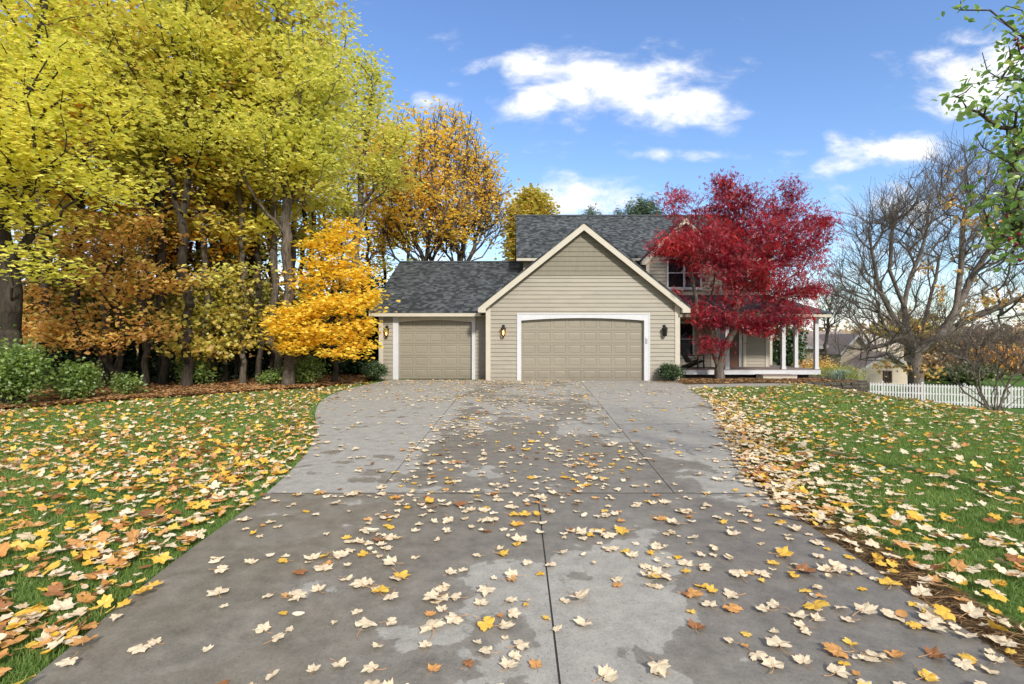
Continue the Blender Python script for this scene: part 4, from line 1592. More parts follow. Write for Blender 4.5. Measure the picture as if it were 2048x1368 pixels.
mb.build('fascia', M['trim'], house)
mb = hb()
mb.box(-5.80, sx1, SE + .052, Y1 + .14, ez - .185, ez - .155)
mb.prism([(-5.815, SE + .05, ez - .2), (-5.815, SR, rz_ - .28), (-5.815, SR, rz_ - .072), (-5.815, SE + .05, ez - .075)], (.035, 0, 0))
mb.build('soffit', M['trim'], house)

# --- two storey house behind
YM, YB, YF = 24.8, 24.0, 24.35          # upper wall, bay front, eave line
mx0, mx1 = 0.55, 12.1
ez2, rz2, YRm = 5.62, 8.78, 29.3
roof_plane('roof', [(0.20, YF, ez2), (12.45, YF, ez2), (12.45, YRm, rz2), (0.20, YRm, rz2)], (1, 0, 0), .07)
roof_plane('roof', [(0.20, 34.2, ez2), (0.20, YRm, rz2 - .001), (12.45, YRm, rz2 - .001), (12.45, 34.2, ez2)], (1, 0, 0), .07)
mb = hb()
mb.box(0.19, 12.46, YRm - .11, YRm + .11, rz2 - .03, rz2 + .03)
mb.build('ridge_cap', M['shingle'], house)
mb = hb()
mb.box(.215, 12.43, YF + .015, YF + .05, ez2 - .2, ez2 - .072)
mb.build('fascia', M['trim'], house)
mb = hb()
mb.box(.23, 12.42, YF + .052, YM + .1, ez2 - .19, ez2 - .15)
for x in (.215, 12.40):
    mb.prism([(x, YF + .05, ez2 - .2), (x, YRm, rz2 - .26), (x, YRm, rz2 - .072), (x, YF + .05, ez2 - .075)], (.035, 0, 0))
mb.build('soffit', M['soffit'], house)
mb = hb()
mb.box(mx0, mx1, YM + .02, YM + .2, 0, 5.5)
mb.box(mx1 - .2, mx1 - .02, YB, 33.6, 0, 5.5)
mb.box(mx0 + .02, mx0 + .2, YM + .2, 33.6, 0, 5.5)
mb.prism([(mx1 - .2, YM, 5.5), (mx1 - .2, YRm, 8.5), (mx1 - .2, 33.8, 5.5)], (.18, 0, 0))
mb.prism([(mx0 + .02, YM, 5.5), (mx0 + .02, YRm, 8.5), (mx0 + .02, 33.8, 5.5)], (.18, 0, 0))
mb.build('wall_core', M['wall_back'], house)
mb = hb()
lap(mb, 3.3, 5.46, lambda z: (mx0, mx1), YM)
mb.build('wall', M['siding'], house)
# lower wall behind the porch
lx0 = gx1 + .03
mb = hb()
lap(mb, .38, 3.75, lambda z: (lx0, 12.05), YB)
mb.build('wall', M['siding'], house)
mb = hb()
mb.box(lx0, 12.03, YB + .02, YB + .2, 0, 3.75)
mb.build('wall_core', M['wall_back'], house)
mb = hb()
lapx(mb, .38, 3.2, YB + .02, 33.5, mx1 - .02, 1)
lap(mb, .38, 3.0, lambda z: (12.0, 13.28), 26.2)
mb.build('side_wall', M['siding'], house)
mb = hb()
mb.box(12.0, 13.28, 26.22, 33, 0, 3.0)
mb.build('wall_core', M['wall_back'], house)
mb = hb()
mb.box(11.87, 12.07, YB - .045, YB + .1, .38, 3.6)
mb.build('corner_board', M['trim'], house)
mb = hb()
mb.box(13.14, 13.30, 26.2 - .045, 26.3, .38, 3.0)
mb.build('corner_board', M['trim'], house)
mb = hb()
mb.box(10.82, 10.96, YB - .04, YB - .017, .38, 3.0)
mb.build('corner_board', M['trim'], house)

# bay with its own gable on the upper floor
bx0, bx1, bc = 6.28, 9.84, 8.06
bza = 7.36
bs = .98
bh = lambda z: (max(bx0, bc - (bza - .2 - z) / bs), min(bx1, bc + (bza - .2 - z) / bs))
mb = hb()
lap(mb, 3.74, bza - .22, bh, YB)
mb.build('wall', M['siding'], house)
mb = hb()
bzc = bza - .2 - bs * (bc - bx0)
mb.prism([(bx0 + .01, YB + .02, 3.74), (bx1 - .01, YB + .02, 3.74), (bx1 - .01, YB + .02, bzc), (bc, YB + .02, bza - .24), (bx0 + .01, YB + .02, bzc)], (0, .78, 0))
mb.build('wall_core', M['siding'], house)
for s in (-1, 1):
    ex = bc + s * 2.05
    ze = bza - bs * 2.05
    roof_plane('roof', [(bc, 23.67, bza + .03), (ex, 23.67, ze + .03), (ex, 27.2, ze + .03), (bc, 27.2, bza + .03)], (0, 1, 0), .07)
    mb = hb()
    mb.prism([(bc, 23.7, bza - .045), (ex, 23.7, ze - .045), (ex, 23.7, ze - .22), (ex - s * .2, 23.7, ze - .22), (bc, 23.7, bza - .27)], (0, .04, 0))
    mb.build('rake_board', M['trim'], house)
    mb = hb()
    mb.prism([(bc, 23.741, bza - .22), (ex - s * .02, 23.741, ze - .2), (ex - s * .02, 23.741, ze - .05), (bc, 23.741, bza - .05)], (0, .27, 0))
    mb.build('soffit', M['soffit'], house)
    xc = bx0 if s < 0 else bx1 - .15
    mb = hb()
    mb.box(xc, xc + .15, YB - .045, YB + .02, 3.74, bzc + .12)
    mb.build('corner_board', M['trim'], house)


def window(x0, x1, z0, z1, Y, nmul=1, sill=True):
    fw = .085
    mb = hb()
    mb.box(x0 - fw, x0, Y - .055, Y + .02, z0 - fw, z1 + fw)
    mb.box(x1, x1 + fw, Y - .055, Y + .02, z0 - fw, z1 + fw)
    mb.box(x0, x1, Y - .053, Y + .02, z1, z1 + fw)
    mb.box(x0, x1, Y - .053, Y + .02, z0 - fw, z0)
    for k in range(1, nmul):
        xc = x0 + (x1 - x0) * k / nmul
        mb.box(xc - .05, xc + .05, Y - .05, Y + .02, z0, z1)
    zc = (z0 + z1) / 2
    for k in range(nmul):
        a = x0 + (x1 - x0) * k / nmul
        mb.box(a + .002, a + (x1 - x0) / nmul - .002, Y - .042, Y + .01, zc - .022, zc + .022)
    w = mb.build('window', M['white'], house)
    if sill:
        mb = hb()
        mb.box(x0 - fw - .04, x1 + fw + .04, Y - .09, Y - .056 + .05, z0 - fw - .045, z0 - fw - .001)
        mb.build('sill', M['white'], w)
    mb = hb()
    mb.box(x0 + .001, x1 - .001, Y - .032, Y - .02, z0 + .001, z1 - .001)
    mb.build('pane', M['glass'], w)
    return w


window(7.32, 8.80, 4.12, 5.45, YB, 2)
window(10.35, 11.35, 4.25, 5.2, YM, 1)
window(7.75, 8.45, .95, 2.42, YB, 1)
# front door with a glazed white storm door beside the brown panelled leaf
mb = hb()
mb.box(9.52, 9.64, YB - .06, YB - .017, .38, 2.62)
mb.box(10.62, 10.74, YB - .06, YB - .017, .38, 2.62)
mb.box(9.64, 10.62, YB - .058, YB - .017, 2.5, 2.62)
df = mb.build('door_frame', M['white'], house)
mb = hb()
mb.box(10.18, 10.618, YB - .04, YB - .018, .39, 2.498)
fd = mb.build('front_door', M['brown_wood'], house)
mb = hb()
for z in (.6, 1.1, 1.6, 2.05):
    mb.box(10.25, 10.55, YB - .052, YB - .041, z, z + .34)
mb.build('door_panel', M['brown_wood'], fd)
mb = hb()
mb.lathe((10.24, YB - .075, 1.42), [(.01, -.03), (.03, 0), (.01, .03)], 10)
mb.build('handle', M['black_metal'], fd)
mb = hb()
mb.box(9.65, 9.74, YB - .05, YB - .018, .4, 2.49)
mb.box(10.06, 10.17, YB - .05, YB - .018, .4, 2.49)
mb.box(9.74, 10.06, YB - .048, YB - .018, 2.36, 2.49)
mb.box(9.74, 10.06, YB - .048, YB - .018, .4, .62)
sdoor = mb.build('storm_door', M['white'], house)
mb = hb()
mb.box(9.741, 10.059, YB - .036, YB - .024, .621, 2.359)
mb.build('pane', M['glass'], sdoor)
mb = hb()
mb.box(9.32, 9.5, YB - .045, YB - .017, .38, 2.9)
mb.build('corner_board', M['trim'], house)

# porch
PX1, PY0, DZ = 13.1, 21.75, .39
mb = hb()
y = PY0 - .03
while y < 23.95:
    mb.box(6.66, PX1 - .02, y, y + .135, DZ - .03, DZ)
    y += .142
mb.box(12.06, PX1 - .02, 23.97, 26.1, DZ - .03, DZ - .001)
mb.build('porch_deck', M['deck'], house)
mb = hb()
mb.box(6.66, PX1, PY0 - .02, PY0 + .03, DZ - .22, DZ - .032)
mb.box(PX1 - .05, PX1 - .001, PY0 + .03, 26.1, DZ - .22, DZ - .033)
mb.build('deck_fascia', M['white'], house)
mb = hb()
mb.box(6.7, PX1 - .3, PY0 + .35, PY0 + .45, .0, DZ - .04)
mb.box(PX1 - .4, PX1 - .3, PY0 + .4, 26, -.3, DZ - .04)
mb.build('deck_base', M['dark_wood'], house)
for (x, y) in ((9.17, 21.88), (11.58, 21.88), (12.99, 21.88), (12.99, 23.45)):
    mb = hb()
    mb.box(x - .075, x + .075, y - .075, y + .075, DZ, 2.60)
    mb.box(x - .095, x + .095, y - .095, y + .095, DZ, DZ + .1)
    mb.box(x - .095, x + .095, y - .095, y + .095, 2.50, 2.599)
    mb.build('porch_post', M['white'], house)
PE = 2.72
mb = hb()
mb.box(6.66, 13.07, 21.80, 21.96, 2.60, PE + .02)
mb.box(12.91, 13.07, 21.96, 26.15, 2.60, PE + .02)
mb.build('porch_beam', M['trim'], house)
mb = hb()
mb.box(6.66, 13.38, 21.42, 21.46, PE - .13, PE + .0)
mb.box(13.34, 13.38, 21.46, 26.3, PE - .13, PE + .0)
mb.build('fascia', M['trim'], house)
mb = hb()
mb.box(6.66, 13.33, 21.47, 24.0, PE - .1, PE - .07)
mb.box(12.1, 13.33, 24.0, 26.2, PE - .1, PE - .07)
mb.build('porch_ceiling', M['soffit'], house)
pz = PE + .06
roof_plane('porch_roof', [(6.66, 21.4, pz), (13.42, 21.4, pz), (12.0, 24.02, pz + .98), (6.66, 24.02, pz + .98)], (1, 0, 0), .06)
roof_plane('porch_roof', [(13.42, 21.4, pz), (13.42, 27.0, pz), (12.02, 27.0, pz + .98), (12.02, 24.02, pz + .98)], (0, 1, 0), .06)
mb = hb()
mb.box(6.7, 12.0, 23.93, 23.985, pz + .96, pz + 1.1)
mb.build('roof_flashing', M['trim'], house)

# lanterns on the garage walls
for (x, Y, lit) in ((-5.165, Y1, 1), (-.34, Y0, 1), (6.02, Y0, 0)):
    z = 1.93
    y = Y - .15
    mb = hb()
    mb.box(x - .055, x + .055, Y - .035, Y - .018, z + .02, z + .30)
    mb.tube([(x, Y - .03, z + .2), (x, y + .05, z + .30), (x, y, z + .30), (x, y, z + .22)], .014, 6)
    mb.lathe((x, y, z), [(.015, .26), (.05, .225), (.115, .165), (.12, .15), (.10, .15)], 8)
    mb.lathe((x, y, z), [(.07, -.15), (.075, -.13), (.05, -.115)], 8)
    mb.lathe((x, y, z), [(.008, -.2), (.02, -.17), (.012, -.15)], 8)
    for k in range(8):
        t = 2 * math.pi * (k + .5) / 8
        mb.tube([(x + .07 * math.cos(t), y + .07 * math.sin(t), z - .13), (x + .1 * math.cos(t), y + .1 * math.sin(t), z + .155)], .008, 4)
    l = mb.build('wall_lantern', M['black_metal'], house)
    if lit:
        l['label'] = 'lit black wall lantern'
    mb = hb()
    mb.lathe((x, y, z), [(.062, -.12), (.09, .15)], 8)
    mb.build('glass', M['lamp_glass'] if lit else M['glass'], l)
    mb = hb()
    mb.lathe((x, y, z), [(.012, -.1), (.026, -.03), (.022, .03), (.006, .085)], 8)
    mb.build('bulb', M['bulb'] if lit else M['glass'], l)

# step to the porch
mb = MB((11.0, 21.3, 0))
mb.box(10.35, 11.75, 21.1, 21.7, 0.0, .16)
st = mb.build('porch_step', M['trim'])
tag(st, 'wooden box step with a brown tread below the porch', 'step')
mb = MB((0, 0, 0))
mb.box(-.68, .73, -.24, .41, .162, .195)
mb.build('tread', M['deck'], st)
st.location = (11.0, 21.3, 0)

# chair on the porch
ch = empty('patio_chair', (8.05, 22.65, DZ), 'dark slatted patio chair with a rounded back standing on the porch', 'chair')


def part(mb, name, mat, par=ch, **k):
    o = mb.build(name, mat, par, **k)
    return o


a = MB()
for k in range(6):
    w = .072
    x = -.26 + k * .088
    a.prism([(x, -.28, .36), (x + w, -.28, .36), (x + w, .25, .26), (x, .25, .26)], (0, .012, .03))
part(a, 'seat', M['dark_wood'])
a = MB()
for k in range(7):
    x = -.30 + k * .087
    t = (k - 3) / 3.0
    h = .98 - .20 * t * t
    a.prism([(x, .23, .24), (x + .078, .23, .24), (x + .085 + t * .02, .50, h), (x - .005 + t * .02, .50, h)], (0, .025, 0))
a.box(-.30, .30, .39, .42, .62, .69)
part(a, 'backrest', M['dark_wood'])
for s in (-1, 1):
    a = MB()
    a.prism([(s * .30, -.34, .56), (s * .44, -.34, .56), (s * .42, .40, .54), (s * .31, .40, .54)], (0, 0, .03))
    part(a, 'armrest', M['dark_wood'])
    a = MB()
    a.box(s * .36 - .045, s * .36 + .045, -.32, -.28, 0, .559)
    part(a, 'leg', M['dark_wood'])
    a = MB()
    a.prism([(s * .34 - .02, -.28, .28), (s * .34 - .02, -.28, .37), (s * .34 - .02, .45, .10), (s * .34 - .02, .45, 0), (s * .34 - .02, .32, 0)], (.04, 0, 0))
    part(a, 'leg', M['dark_wood'])
ch.rotation_euler = (0, 0, R(50))
a = MB()
a.lathe((0, 0, 0), [(.02, -.07), (.15, -.055), (.20, 0), (.15, .055), (.02, .07)], 14)
cu = a.build('cushion', M['tan_cloth'], smooth=True)
cu.location = (8.17, 22.62, DZ + .50)
cu.rotation_euler = (R(60), 0, R(50))
tag(cu, 'small tan cushion leaning in the dark patio chair', 'cushion')

# low stone wall along the bed
mb = MB((12.3, 19.5, 0))
rs = np.random.default_rng(9)
edge = [(11.0, 19.28), (11.8, 19.34), (12.6, 19.40), (13.3, 19.46), (13.75, 19.78), (13.92, 20.8), (13.95, 22.5)]
for a, b in zip(edge[:-1], edge[1:]):
    a, b = np.array(a), np.array(b)
    ln = np.linalg.norm(b - a)
    t_ = (b - a) / ln
    nn = np.array([t_[1], -t_[0]])
    zc = 0.03
    while zc > -1.2:
        h = .10 + .05 * rs.random()
        s = -.05 * rs.random()
        while s < ln - .02:
            w = .22 + .25 * rs.random()
            e_ = min(s + w, ln + .03)
            o0 = .02 + .05 * rs.random()
            A, B = a + t_ * (s + .008), a + t_ * (e_ - .008)
            P0 = [A + nn * o0, B + nn * o0, B - nn * .2, A - nn * .2]
            mb.prism([(p[0], p[1], zc - h + .006) for p in P0], (0, 0, h - .012))
            s += w
        zc -= h
tag(mb.build('retaining_wall', M['stone'], bevel=.012), 'low dark stone retaining wall where the lawn falls away', 'wall').location = (12.3, 19.5, 0)

# ------------------------------------------------------------------ picket fence
fa, fz = np.array([22.2, 34.2]), np.array([31.5, 29.6])
fd_ = (fz - fa) / np.linalg.norm(fz - fa)
flen = np.linalg.norm(fz - fa)
fo = empty('picket_fence', (fa[0], fa[1], -2.4), 'white wooden picket fence running below the lawn in front of the bare tree', 'fence')
nb_ = 5
fh = 1.32
bl = flen / nb_
for k in range(nb_ + 1):
    mb = MB()
    mb.box(k * bl - .055, k * bl + .055, -.03, .08, 0, fh + .02)
    mb.lathe((k * bl, .025, fh + .02), [(.085, 0), (.085, .03), (.03, .09)], 4)
    mb.build('post', M['fence'], fo)
for k in range(nb_):
    mb = MB()
    x = k * bl + .12
    while x < (k + 1) * bl - .06:
        mb.prism([(x - .042, -.05, .05), (x + .042, -.05, .05), (x + .042, -.05, fh - .06), (x, -.05, fh), (x - .042, -.05, fh - .06)], (0, .02, 0))
        x += .148
    mb.build('picket_panel', M['fence'], fo)
    for z in (.18, .66, 1.12):
        mb = MB()
        mb.box(k * bl + .056, (k + 1) * bl - .056, -.029, .015, z, z + .09)
        mb.build('rail', M['fence'], fo)
fo.rotation_euler = (0, 0, math.atan2(fd_[1], fd_[0]))

# ------------------------------------------------------------------ neighbour's house
nh = empty('neighbour_house', (33, 48, -2.6), 'beige neighbouring house with brown gabled roofs beyond the white fence', 'house')
NO = (33, 48, -2.6)


def nb2():
    return MB(NO)


def ngable(x0, x1, Y, ybk, zb, ze, za, win=None):
    xm = (x0 + x1) / 2
    mb = nb2()
    mb.prism([(x0, Y, zb), (x1, Y, zb), (x1, Y, ze), (xm, Y, za - .15), (x0, Y, ze)], (0, ybk - Y, 0))
    mb.build('wall', M['house_beige'], nh)
    sl_ = (za - ze) / (xm - x0)
    for s, xe in ((-1, x0 - .35), (1, x1 + .35)):
        z_ = za - sl_ * abs(xe - xm)
        mb = nb2()
        mb.prism([(xm, Y - .4, za), (xe, Y - .4, z_), (xe, Y - .4, z_ - .12), (xm, Y - .4, za - .12)], (0, ybk - Y + .5, 0))
        mb.build('roof', M['roof_brown'], nh)
        mb = nb2()
        mb.prism([(xm, Y - .45, za - .02), (xe, Y - .45, z_ - .02), (xe, Y - .45, z_ - .3), (xm, Y - .45, za - .3)], (0, .045, 0))
        mb.build('rake_trim', M['fence'], nh)


nY = 50.0
pX = lambda px, Y: (px - 1024) / F * Y
pZ = lambda py, Y: CAMZ - (py - 684) / F * Y
# main block with ridge along x
mb = nb2()
mb.prism([(pX(1560, 56), 54, -3), (pX(1560, 56), 54, pZ(690, 54)), (pX(1560, 56), 59, pZ(664, 59) - .2), (pX(1560, 56), 64, pZ(690, 54)), (pX(1560, 56), 64, -3)], (12, 0, 0))
mb.build('wall', M['house_beige'], nh)
mb = nb2()
a0, a1 = pX(1552, 54), pX(1745, 54)
for (ya, yb) in ((53.5, 59), (64.5, 59)):
    mb.prism([(a0, ya, pZ(692, 53.5)), (a0, yb, pZ(663, 59)), (a0, yb, pZ(663, 59) - .15), (a0, ya, pZ(692, 53.5) - .15)], (a1 - a0, 0, 0))
mb.build('roof', M['roof_brown'], nh)
mb = nb2()
mb.box(a0, a1, 53.42, 53.5, pZ(692, 53.5) - .3, pZ(692, 53.5) - .0)
mb.build('fascia', M['fence'], nh)
ngable(pX(1682, 51), pX(1742, 51), 51, 57, -3, pZ(700, 51), pZ(667, 51))
ngable(pX(1716, 48), pX(1828, 48), 48, 55, -3, pZ(737, 48), pZ(703, 48))
mb = nb2()
mb.box(pX(1766, 48), pX(1783, 48), 47.9, 48.05, pZ(765, 48), pZ(741, 48))
w = mb.build('window', M['brown_wood'], nh)
mb = nb2()
mb.box(pX(1769, 48), pX(1780, 48), 47.88, 47.9 - .001, pZ(763, 48), pZ(743, 48))
mb.build('pane', M['glass'], w)

# ------------------------------------------------------------------ trees on the left
def gp(px, Y, dz=-.05):
    p = W(px, 684, Y)
    return (p[0], Y, float(ground_z(p[0])) + dz)


def pl(*pts):
    return [W(*p) for p in pts]


tree('maple_tree', 'big lemon yellow maple at the left edge with green bushes round its dark trunk', 'tree', gp(18, 12.4), pl((22, 700, 12.4), (14, 540, 12.4), (14, 380, 12.4), (-10, 150, 12.4), (-40, -150, 12.5)), .22,
     [lobe(60, 70, 150, 130, 12.2, 1.8), lobe(190, 190, 120, 110, 11.8, 1.5), lobe(130, 300, 170, 95, 11.6, 1.6), lobe(240, 370, 90, 50, 11.4, 1.0), lobe(20, 250, 130, 160, 11.6, 1.5), lobe(40, 430, 90, 60, 11.8, 1.2),
      lobe(85, 530, 85, 45, 11.3, .8, .5), lobe(-150, 150, 180, 260, 12.4, 2.2), lobe(90, -120, 220, 130, 12.4, 2.2), lobe(30, 500, 60, 40, 11.4, .7, .3)],
     360, 44, M['lf_lemon'], M['bark_dark'], 11, leaf=.125, limbs=[pl((14, 540, 12.4), (60, 470, 12.2), (120, 440, 12)), pl((14, 330, 12.4), (100, 290, 12.1), (210, 255, 11.8)), pl((10, 280, 12.4), (60, 190, 12.3), (75, 60, 12.3)), pl((10, 400, 12.4), (-40, 330, 12.5), (-80, 250, 12.6))],
     spray=(.30, .30, .075), flat=.66, r_tip=.008, sides=7, up=.15, shell=.5)
tree('maple_tree', 'tall yellow-green maple with twin dark trunks beyond the leaf-strewn lawn', 'tree', gp(372, 17.2), pl((374, 640, 17.2), (366, 500, 17.2), (372, 380, 17.2), (370, 250, 17.2), (350, 80, 17.2), (340, -180, 17.2)), .155,
     [lobe(330, 60, 130, 130, 17.2, 2), lobe(290, 210, 120, 110, 17, 2), lobe(395, 260, 95, 90, 16.8, 1.8), lobe(350, -120, 150, 130, 17.2, 2.3), lobe(430, 120, 90, 130, 17.4, 1.8), lobe(320, 355, 80, 40, 16.6, 1.3, .3), lobe(240, 120, 80, 120, 17.6, 1.8), lobe(250, 300, 80, 60, 17, 1.3)],
     265, 46, M['lf_lime'], M['bark_dark'], 12, leaf=.15, limbs=[pl((369, 440, 17.2), (352, 400, 17.3), (335, 300, 17.4), (320, 120, 17.4)), pl((371, 330, 17.2), (420, 270, 17), (450, 180, 17))], spray=(.36, .36, .10), r_tip=.011, sides=6, up=.6)
tree('maple_tree', 'tall lime green maple with paired grey trunks behind the golden maple', 'tree', gp(576, 17.6), pl((577, 640, 17.6), (571, 500, 17.6), (573, 420, 17.6), (575, 300, 17.6), (560, 120, 17.6), (555, -150, 17.6)), .17,
     [lobe(560, 90, 120, 120, 17.6, 2.1), lobe(620, 220, 115, 110, 17.3, 2), lobe(520, 290, 110, 80, 17.2, 1.7), lobe(620, 345, 80, 60, 17.2, 1.4), lobe(560, -110, 100, 110, 17.6, 2.2), lobe(470, 180, 80, 130, 18, 2), lobe(655, 120, 50, 80, 17.8, 1.2, .5), lobe(455, 545, 62, 38, 16.2, .8, .45), lobe(660, 300, 60, 80, 17.6, 1.2)],
     310, 46, M['lf_lime'], M['bark'], 13, leaf=.15, limbs=[pl((573, 430, 17.6), (592, 360, 17.6), (600, 230, 17.6), (615, 100, 17.6)), pl((572, 480, 17.6), (535, 430, 17.3), (490, 360, 17)), pl((572, 560, 17.6), (520, 540, 17), (470, 530, 16.4))],
     spray=(.36, .36, .10), r_tip=.011, sides=7, up=.6)
tree('maple_tree', 'slim olive green maple with a rusty pointed top against the blue sky', 'tree', gp(712, 25), pl((714, 640, 25), (710, 500, 25), (716, 420, 25), (730, 300, 25), (742, 200, 25), (746, 100, 25)), .20,
     [lobe(744, 190, 34, 85, 25, 1.2), lobe(705, 290, 70, 90, 25, 2), lobe(775, 320, 62, 85, 25, 2), lobe(690, 400, 55, 60, 25, 1.6), lobe(800, 250, 30, 50, 25, 1, .5), lobe(740, 130, 16, 40, 25, .5, .6), lobe(690, 180, 50, 80, 25.5, 1.5), lobe(660, 70, 60, 90, 26, 2)],
     250, 30, M['lf_lime'], M['bark'], 14, leaf=.17, limbs=[pl((716, 420, 25), (745, 380, 25), (770, 300, 25)), pl((714, 450, 25), (690, 380, 25), (680, 300, 25))], spray=(.38, .38, .18), r_tip=.012, up=.8)
tree('maple_tree', 'orange maple with many upright bare stems rising behind the small garage roof', 'tree', gp(852, 31), pl((852, 600, 31), (854, 500, 31), (862, 420, 31), (868, 330, 31), (880, 230, 31)), .2,
     [lobe(850, 320, 80, 85, 31, 3), lobe(800, 400, 65, 90, 30.5, 2.5), lobe(880, 430, 70, 75, 30, 2.5), lobe(770, 330, 40, 70, 31, 1.8), lobe(850, 270, 60, 40, 31, 1.8, .6), lobe(780, 470, 60, 50, 30, 2)],
     420, 8, M['lf_amber'], M['bark'], 15, leaf=.21, limbs=[pl((852, 560, 31), (830, 470, 31), (815, 380, 31), (808, 290, 31)), pl((852, 560, 31), (880, 480, 31), (910, 390, 31), (925, 290, 31)), pl((853, 540, 31), (845, 440, 31), (838, 330, 31), (842, 240, 31))], spray=(.4, .4, .14), r_tip=.013, keep=.55, up=1.0, twig=(2, .9, .25))
tree('maple_tree', 'sparse amber maple with long fanning bare branches left of the tall roof', 'tree', gp(925, 33), pl((925, 600, 33), (922, 520, 33), (930, 430, 33), (938, 340, 33), (930, 250, 33)), .2,
     [lobe(950, 400, 55, 75, 33, 2.6), lobe(920, 310, 50, 60, 33, 2.2), lobe(975, 440, 40, 60, 33, 2), lobe(900, 460, 60, 60, 32.5, 2.2), lobe(895, 260, 40, 45, 33, 1.6, .8), lobe(975, 370, 25, 50, 33, 1.3)],
     420, 6, M['lf_amber'], M['bark'], 16, leaf=.2, limbs=[pl((923, 560, 33), (950, 480, 33), (975, 400, 33), (985, 350, 33)), pl((923, 560, 33), (905, 460, 33), (895, 360, 33), (890, 260, 33)), pl((923, 540, 33), (962, 490, 33), (1000, 430, 33))], spray=(.4, .4, .16), r_tip=.013, keep=.45, up=1.0, twig=(2, 1.0, .25))
tree('maple_tree', 'low golden maple with layered sprays reaching toward the garage corner', 'tree', gp(668, 18.9), pl((668, 700, 18.7), (662, 600, 18.5), (668, 500, 18.3), (680, 430, 18.2)), .09,
     [lobe(660, 495, 62, 34, 17.8, 1.1), lobe(710, 550, 46, 26, 17.6, 1), lobe(625, 560, 52, 26, 17.4, 1), lobe(665, 610, 82, 24, 17.2, 1.2), lobe(590, 625, 50, 24, 17, .9), lobe(650, 665, 96, 22, 16.9, 1.1), lobe(700, 700, 52, 22, 16.9, .9), lobe(600, 690, 58, 22, 16.8, .9),
      lobe(570, 655, 34, 16, 16.8, .6, .3), lobe(725, 640, 28, 50, 17.2, .8), lobe(690, 460, 42, 30, 18.2, 1), lobe(655, 530, 60, 24, 17.6, 1), lobe(735, 600, 22, 30, 17.4, .7, .4)],
     320, 24, M['lf_gold'], M['bark_dark'], 17, leaf=.15, spray=(.25, .25, .065), flat=.62, hang=.25, r_tip=.006, up=.08, shell=.5)
tree('maple_tree', 'rust and amber understory maple spreading under the big lemon maple', 'tree', gp(235, 16.2), pl((240, 690, 16.2), (232, 600, 16.2), (245, 520, 16.2), (240, 420, 16.2)), .13,
     [lobe(110, 645, 80, 50, 15, 1.2), lobe(195, 680, 60, 34, 15, 1.1), lobe(230, 565, 80, 60, 15.6, 1.3), lobe(325, 560, 70, 50, 15.6, 1.2), lobe(150, 480, 110, 60, 16.2, 1.6), lobe(50, 590, 60, 60, 15.6, 1.2), lobe(290, 650, 60, 44, 15.2, 1), lobe(280, 460, 80, 60, 16.6, 1.4), lobe(20, 670, 50, 40, 15, 1, .5)],
     190, 26, M['lf_rust'], M['bark_dark'], 18, leaf=.13, spray=(.24, .24, .09), flat=.55, hang=.3, r_tip=.006, up=.2, shell=.45)
tree('maple_tree', 'thin understory maple with scattered dull orange leaves in the shade', 'tree', gp(425, 18.6), pl((424, 700, 18.6), (430, 620, 18.6), (424, 540, 18.6)), .07,
     [lobe(400, 640, 75, 40, 17.8, 1.2), lobe(470, 610, 60, 45, 18, 1.2), lobe(430, 690, 70, 22, 17.4, 1), lobe(360, 690, 42, 30, 17.4, .9), lobe(500, 660, 40, 40, 18, .9), lobe(440, 560, 70, 40, 18.4, 1.2)],
     120, 20, M['lf_olive'], M['bark_dark'], 19, leaf=.15, spray=(.28, .28, .14), flat=.5, hang=.3, r_tip=.006, up=.25, shell=.45)
tree('maple_tree', 'deep wine red tree glimpsed between the tall trunks', 'tree', gp(345, 23), pl((345, 640, 23), (343, 540, 23), (345, 400, 23)), .11,
     [lobe(345, 450, 34, 65, 23, 1), lobe(355, 520, 24, 40, 23, .8)], 130, 26, M['lf_wine'], M['bark_dark'], 20, leaf=.2, spray=(.35, .35, .1), r_tip=.008)
tree('maple_tree', 'amber woodland tree filling the gap behind the big lemon maple', 'tree', gp(130, 22), pl((128, 600, 22), (134, 420, 22), (125, 250, 22)), .2,
     [lobe(110, 420, 130, 80, 22, 2.5), lobe(40, 330, 120, 100, 22, 2.5), lobe(190, 400, 90, 70, 22, 2), lobe(150, 520, 110, 60, 22, 2)], 110, 24, M['lf_olive'], M['bark_dark'], 21, leaf=.2, spray=(.5, .5, .14), r_tip=.01)
tree('maple_tree', 'yellow maple top showing above the left end of the tall roof', 'tree', gp(1058, 42), pl((1058, 600, 42), (1060, 500, 42), (1062, 385, 42)), .22,
     [lobe(1045, 450, 32, 55, 42, 1.6), lobe(1078, 425, 26, 38, 42, 1.4), lobe(1060, 395, 22, 24, 42, 1), lobe(1035, 500, 26, 40, 42, 1.4)], 260, 26, M['lf_olive'], M['bark'], 22, leaf=.3, spray=(.5, .5, .25), r_tip=.015)

# dark evergreens in the wood and pines behind the roof
hl = [('dark hemlock standing in the shade left of the golden maple', 500, 25, 470, 70, 31), ('dark hemlock low in the shade behind the rust maple', 190, 21, 655, 80, 32), ('dark hemlock close to the corner of the small garage', 735, 23.5, 560, 44, 33), ('dark hemlock between the twin trunks and the golden maple', 620, 24, 600, 60, 34), ('dark hemlock behind the wine red tree', 440, 27, 430, 60, 35)]
for (lab, px, Y, top, wd, sdn) in hl:
    lb = []
    for k in range(6):
        t = k / 5.0
        cy = top + (770 - top) * (t * .92 + .04)
        lb.append(lobe(px, cy, wd * (.25 + .75 * t), (770 - top) * .11, Y, wd / F * Y * (.25 + .75 * t)))
    tree('hemlock_tree', lab, 'tree', gp(px, Y), pl((px, 700, Y), (px, top, Y)), .14, lb, 240, 42, M['lf_dark'], M['bark_dark'], sdn, leaf=.17, kind='needle' if False else 'oval', spray=(.4, .4, .1), flat=.6, r_tip=.008, up=-.1)
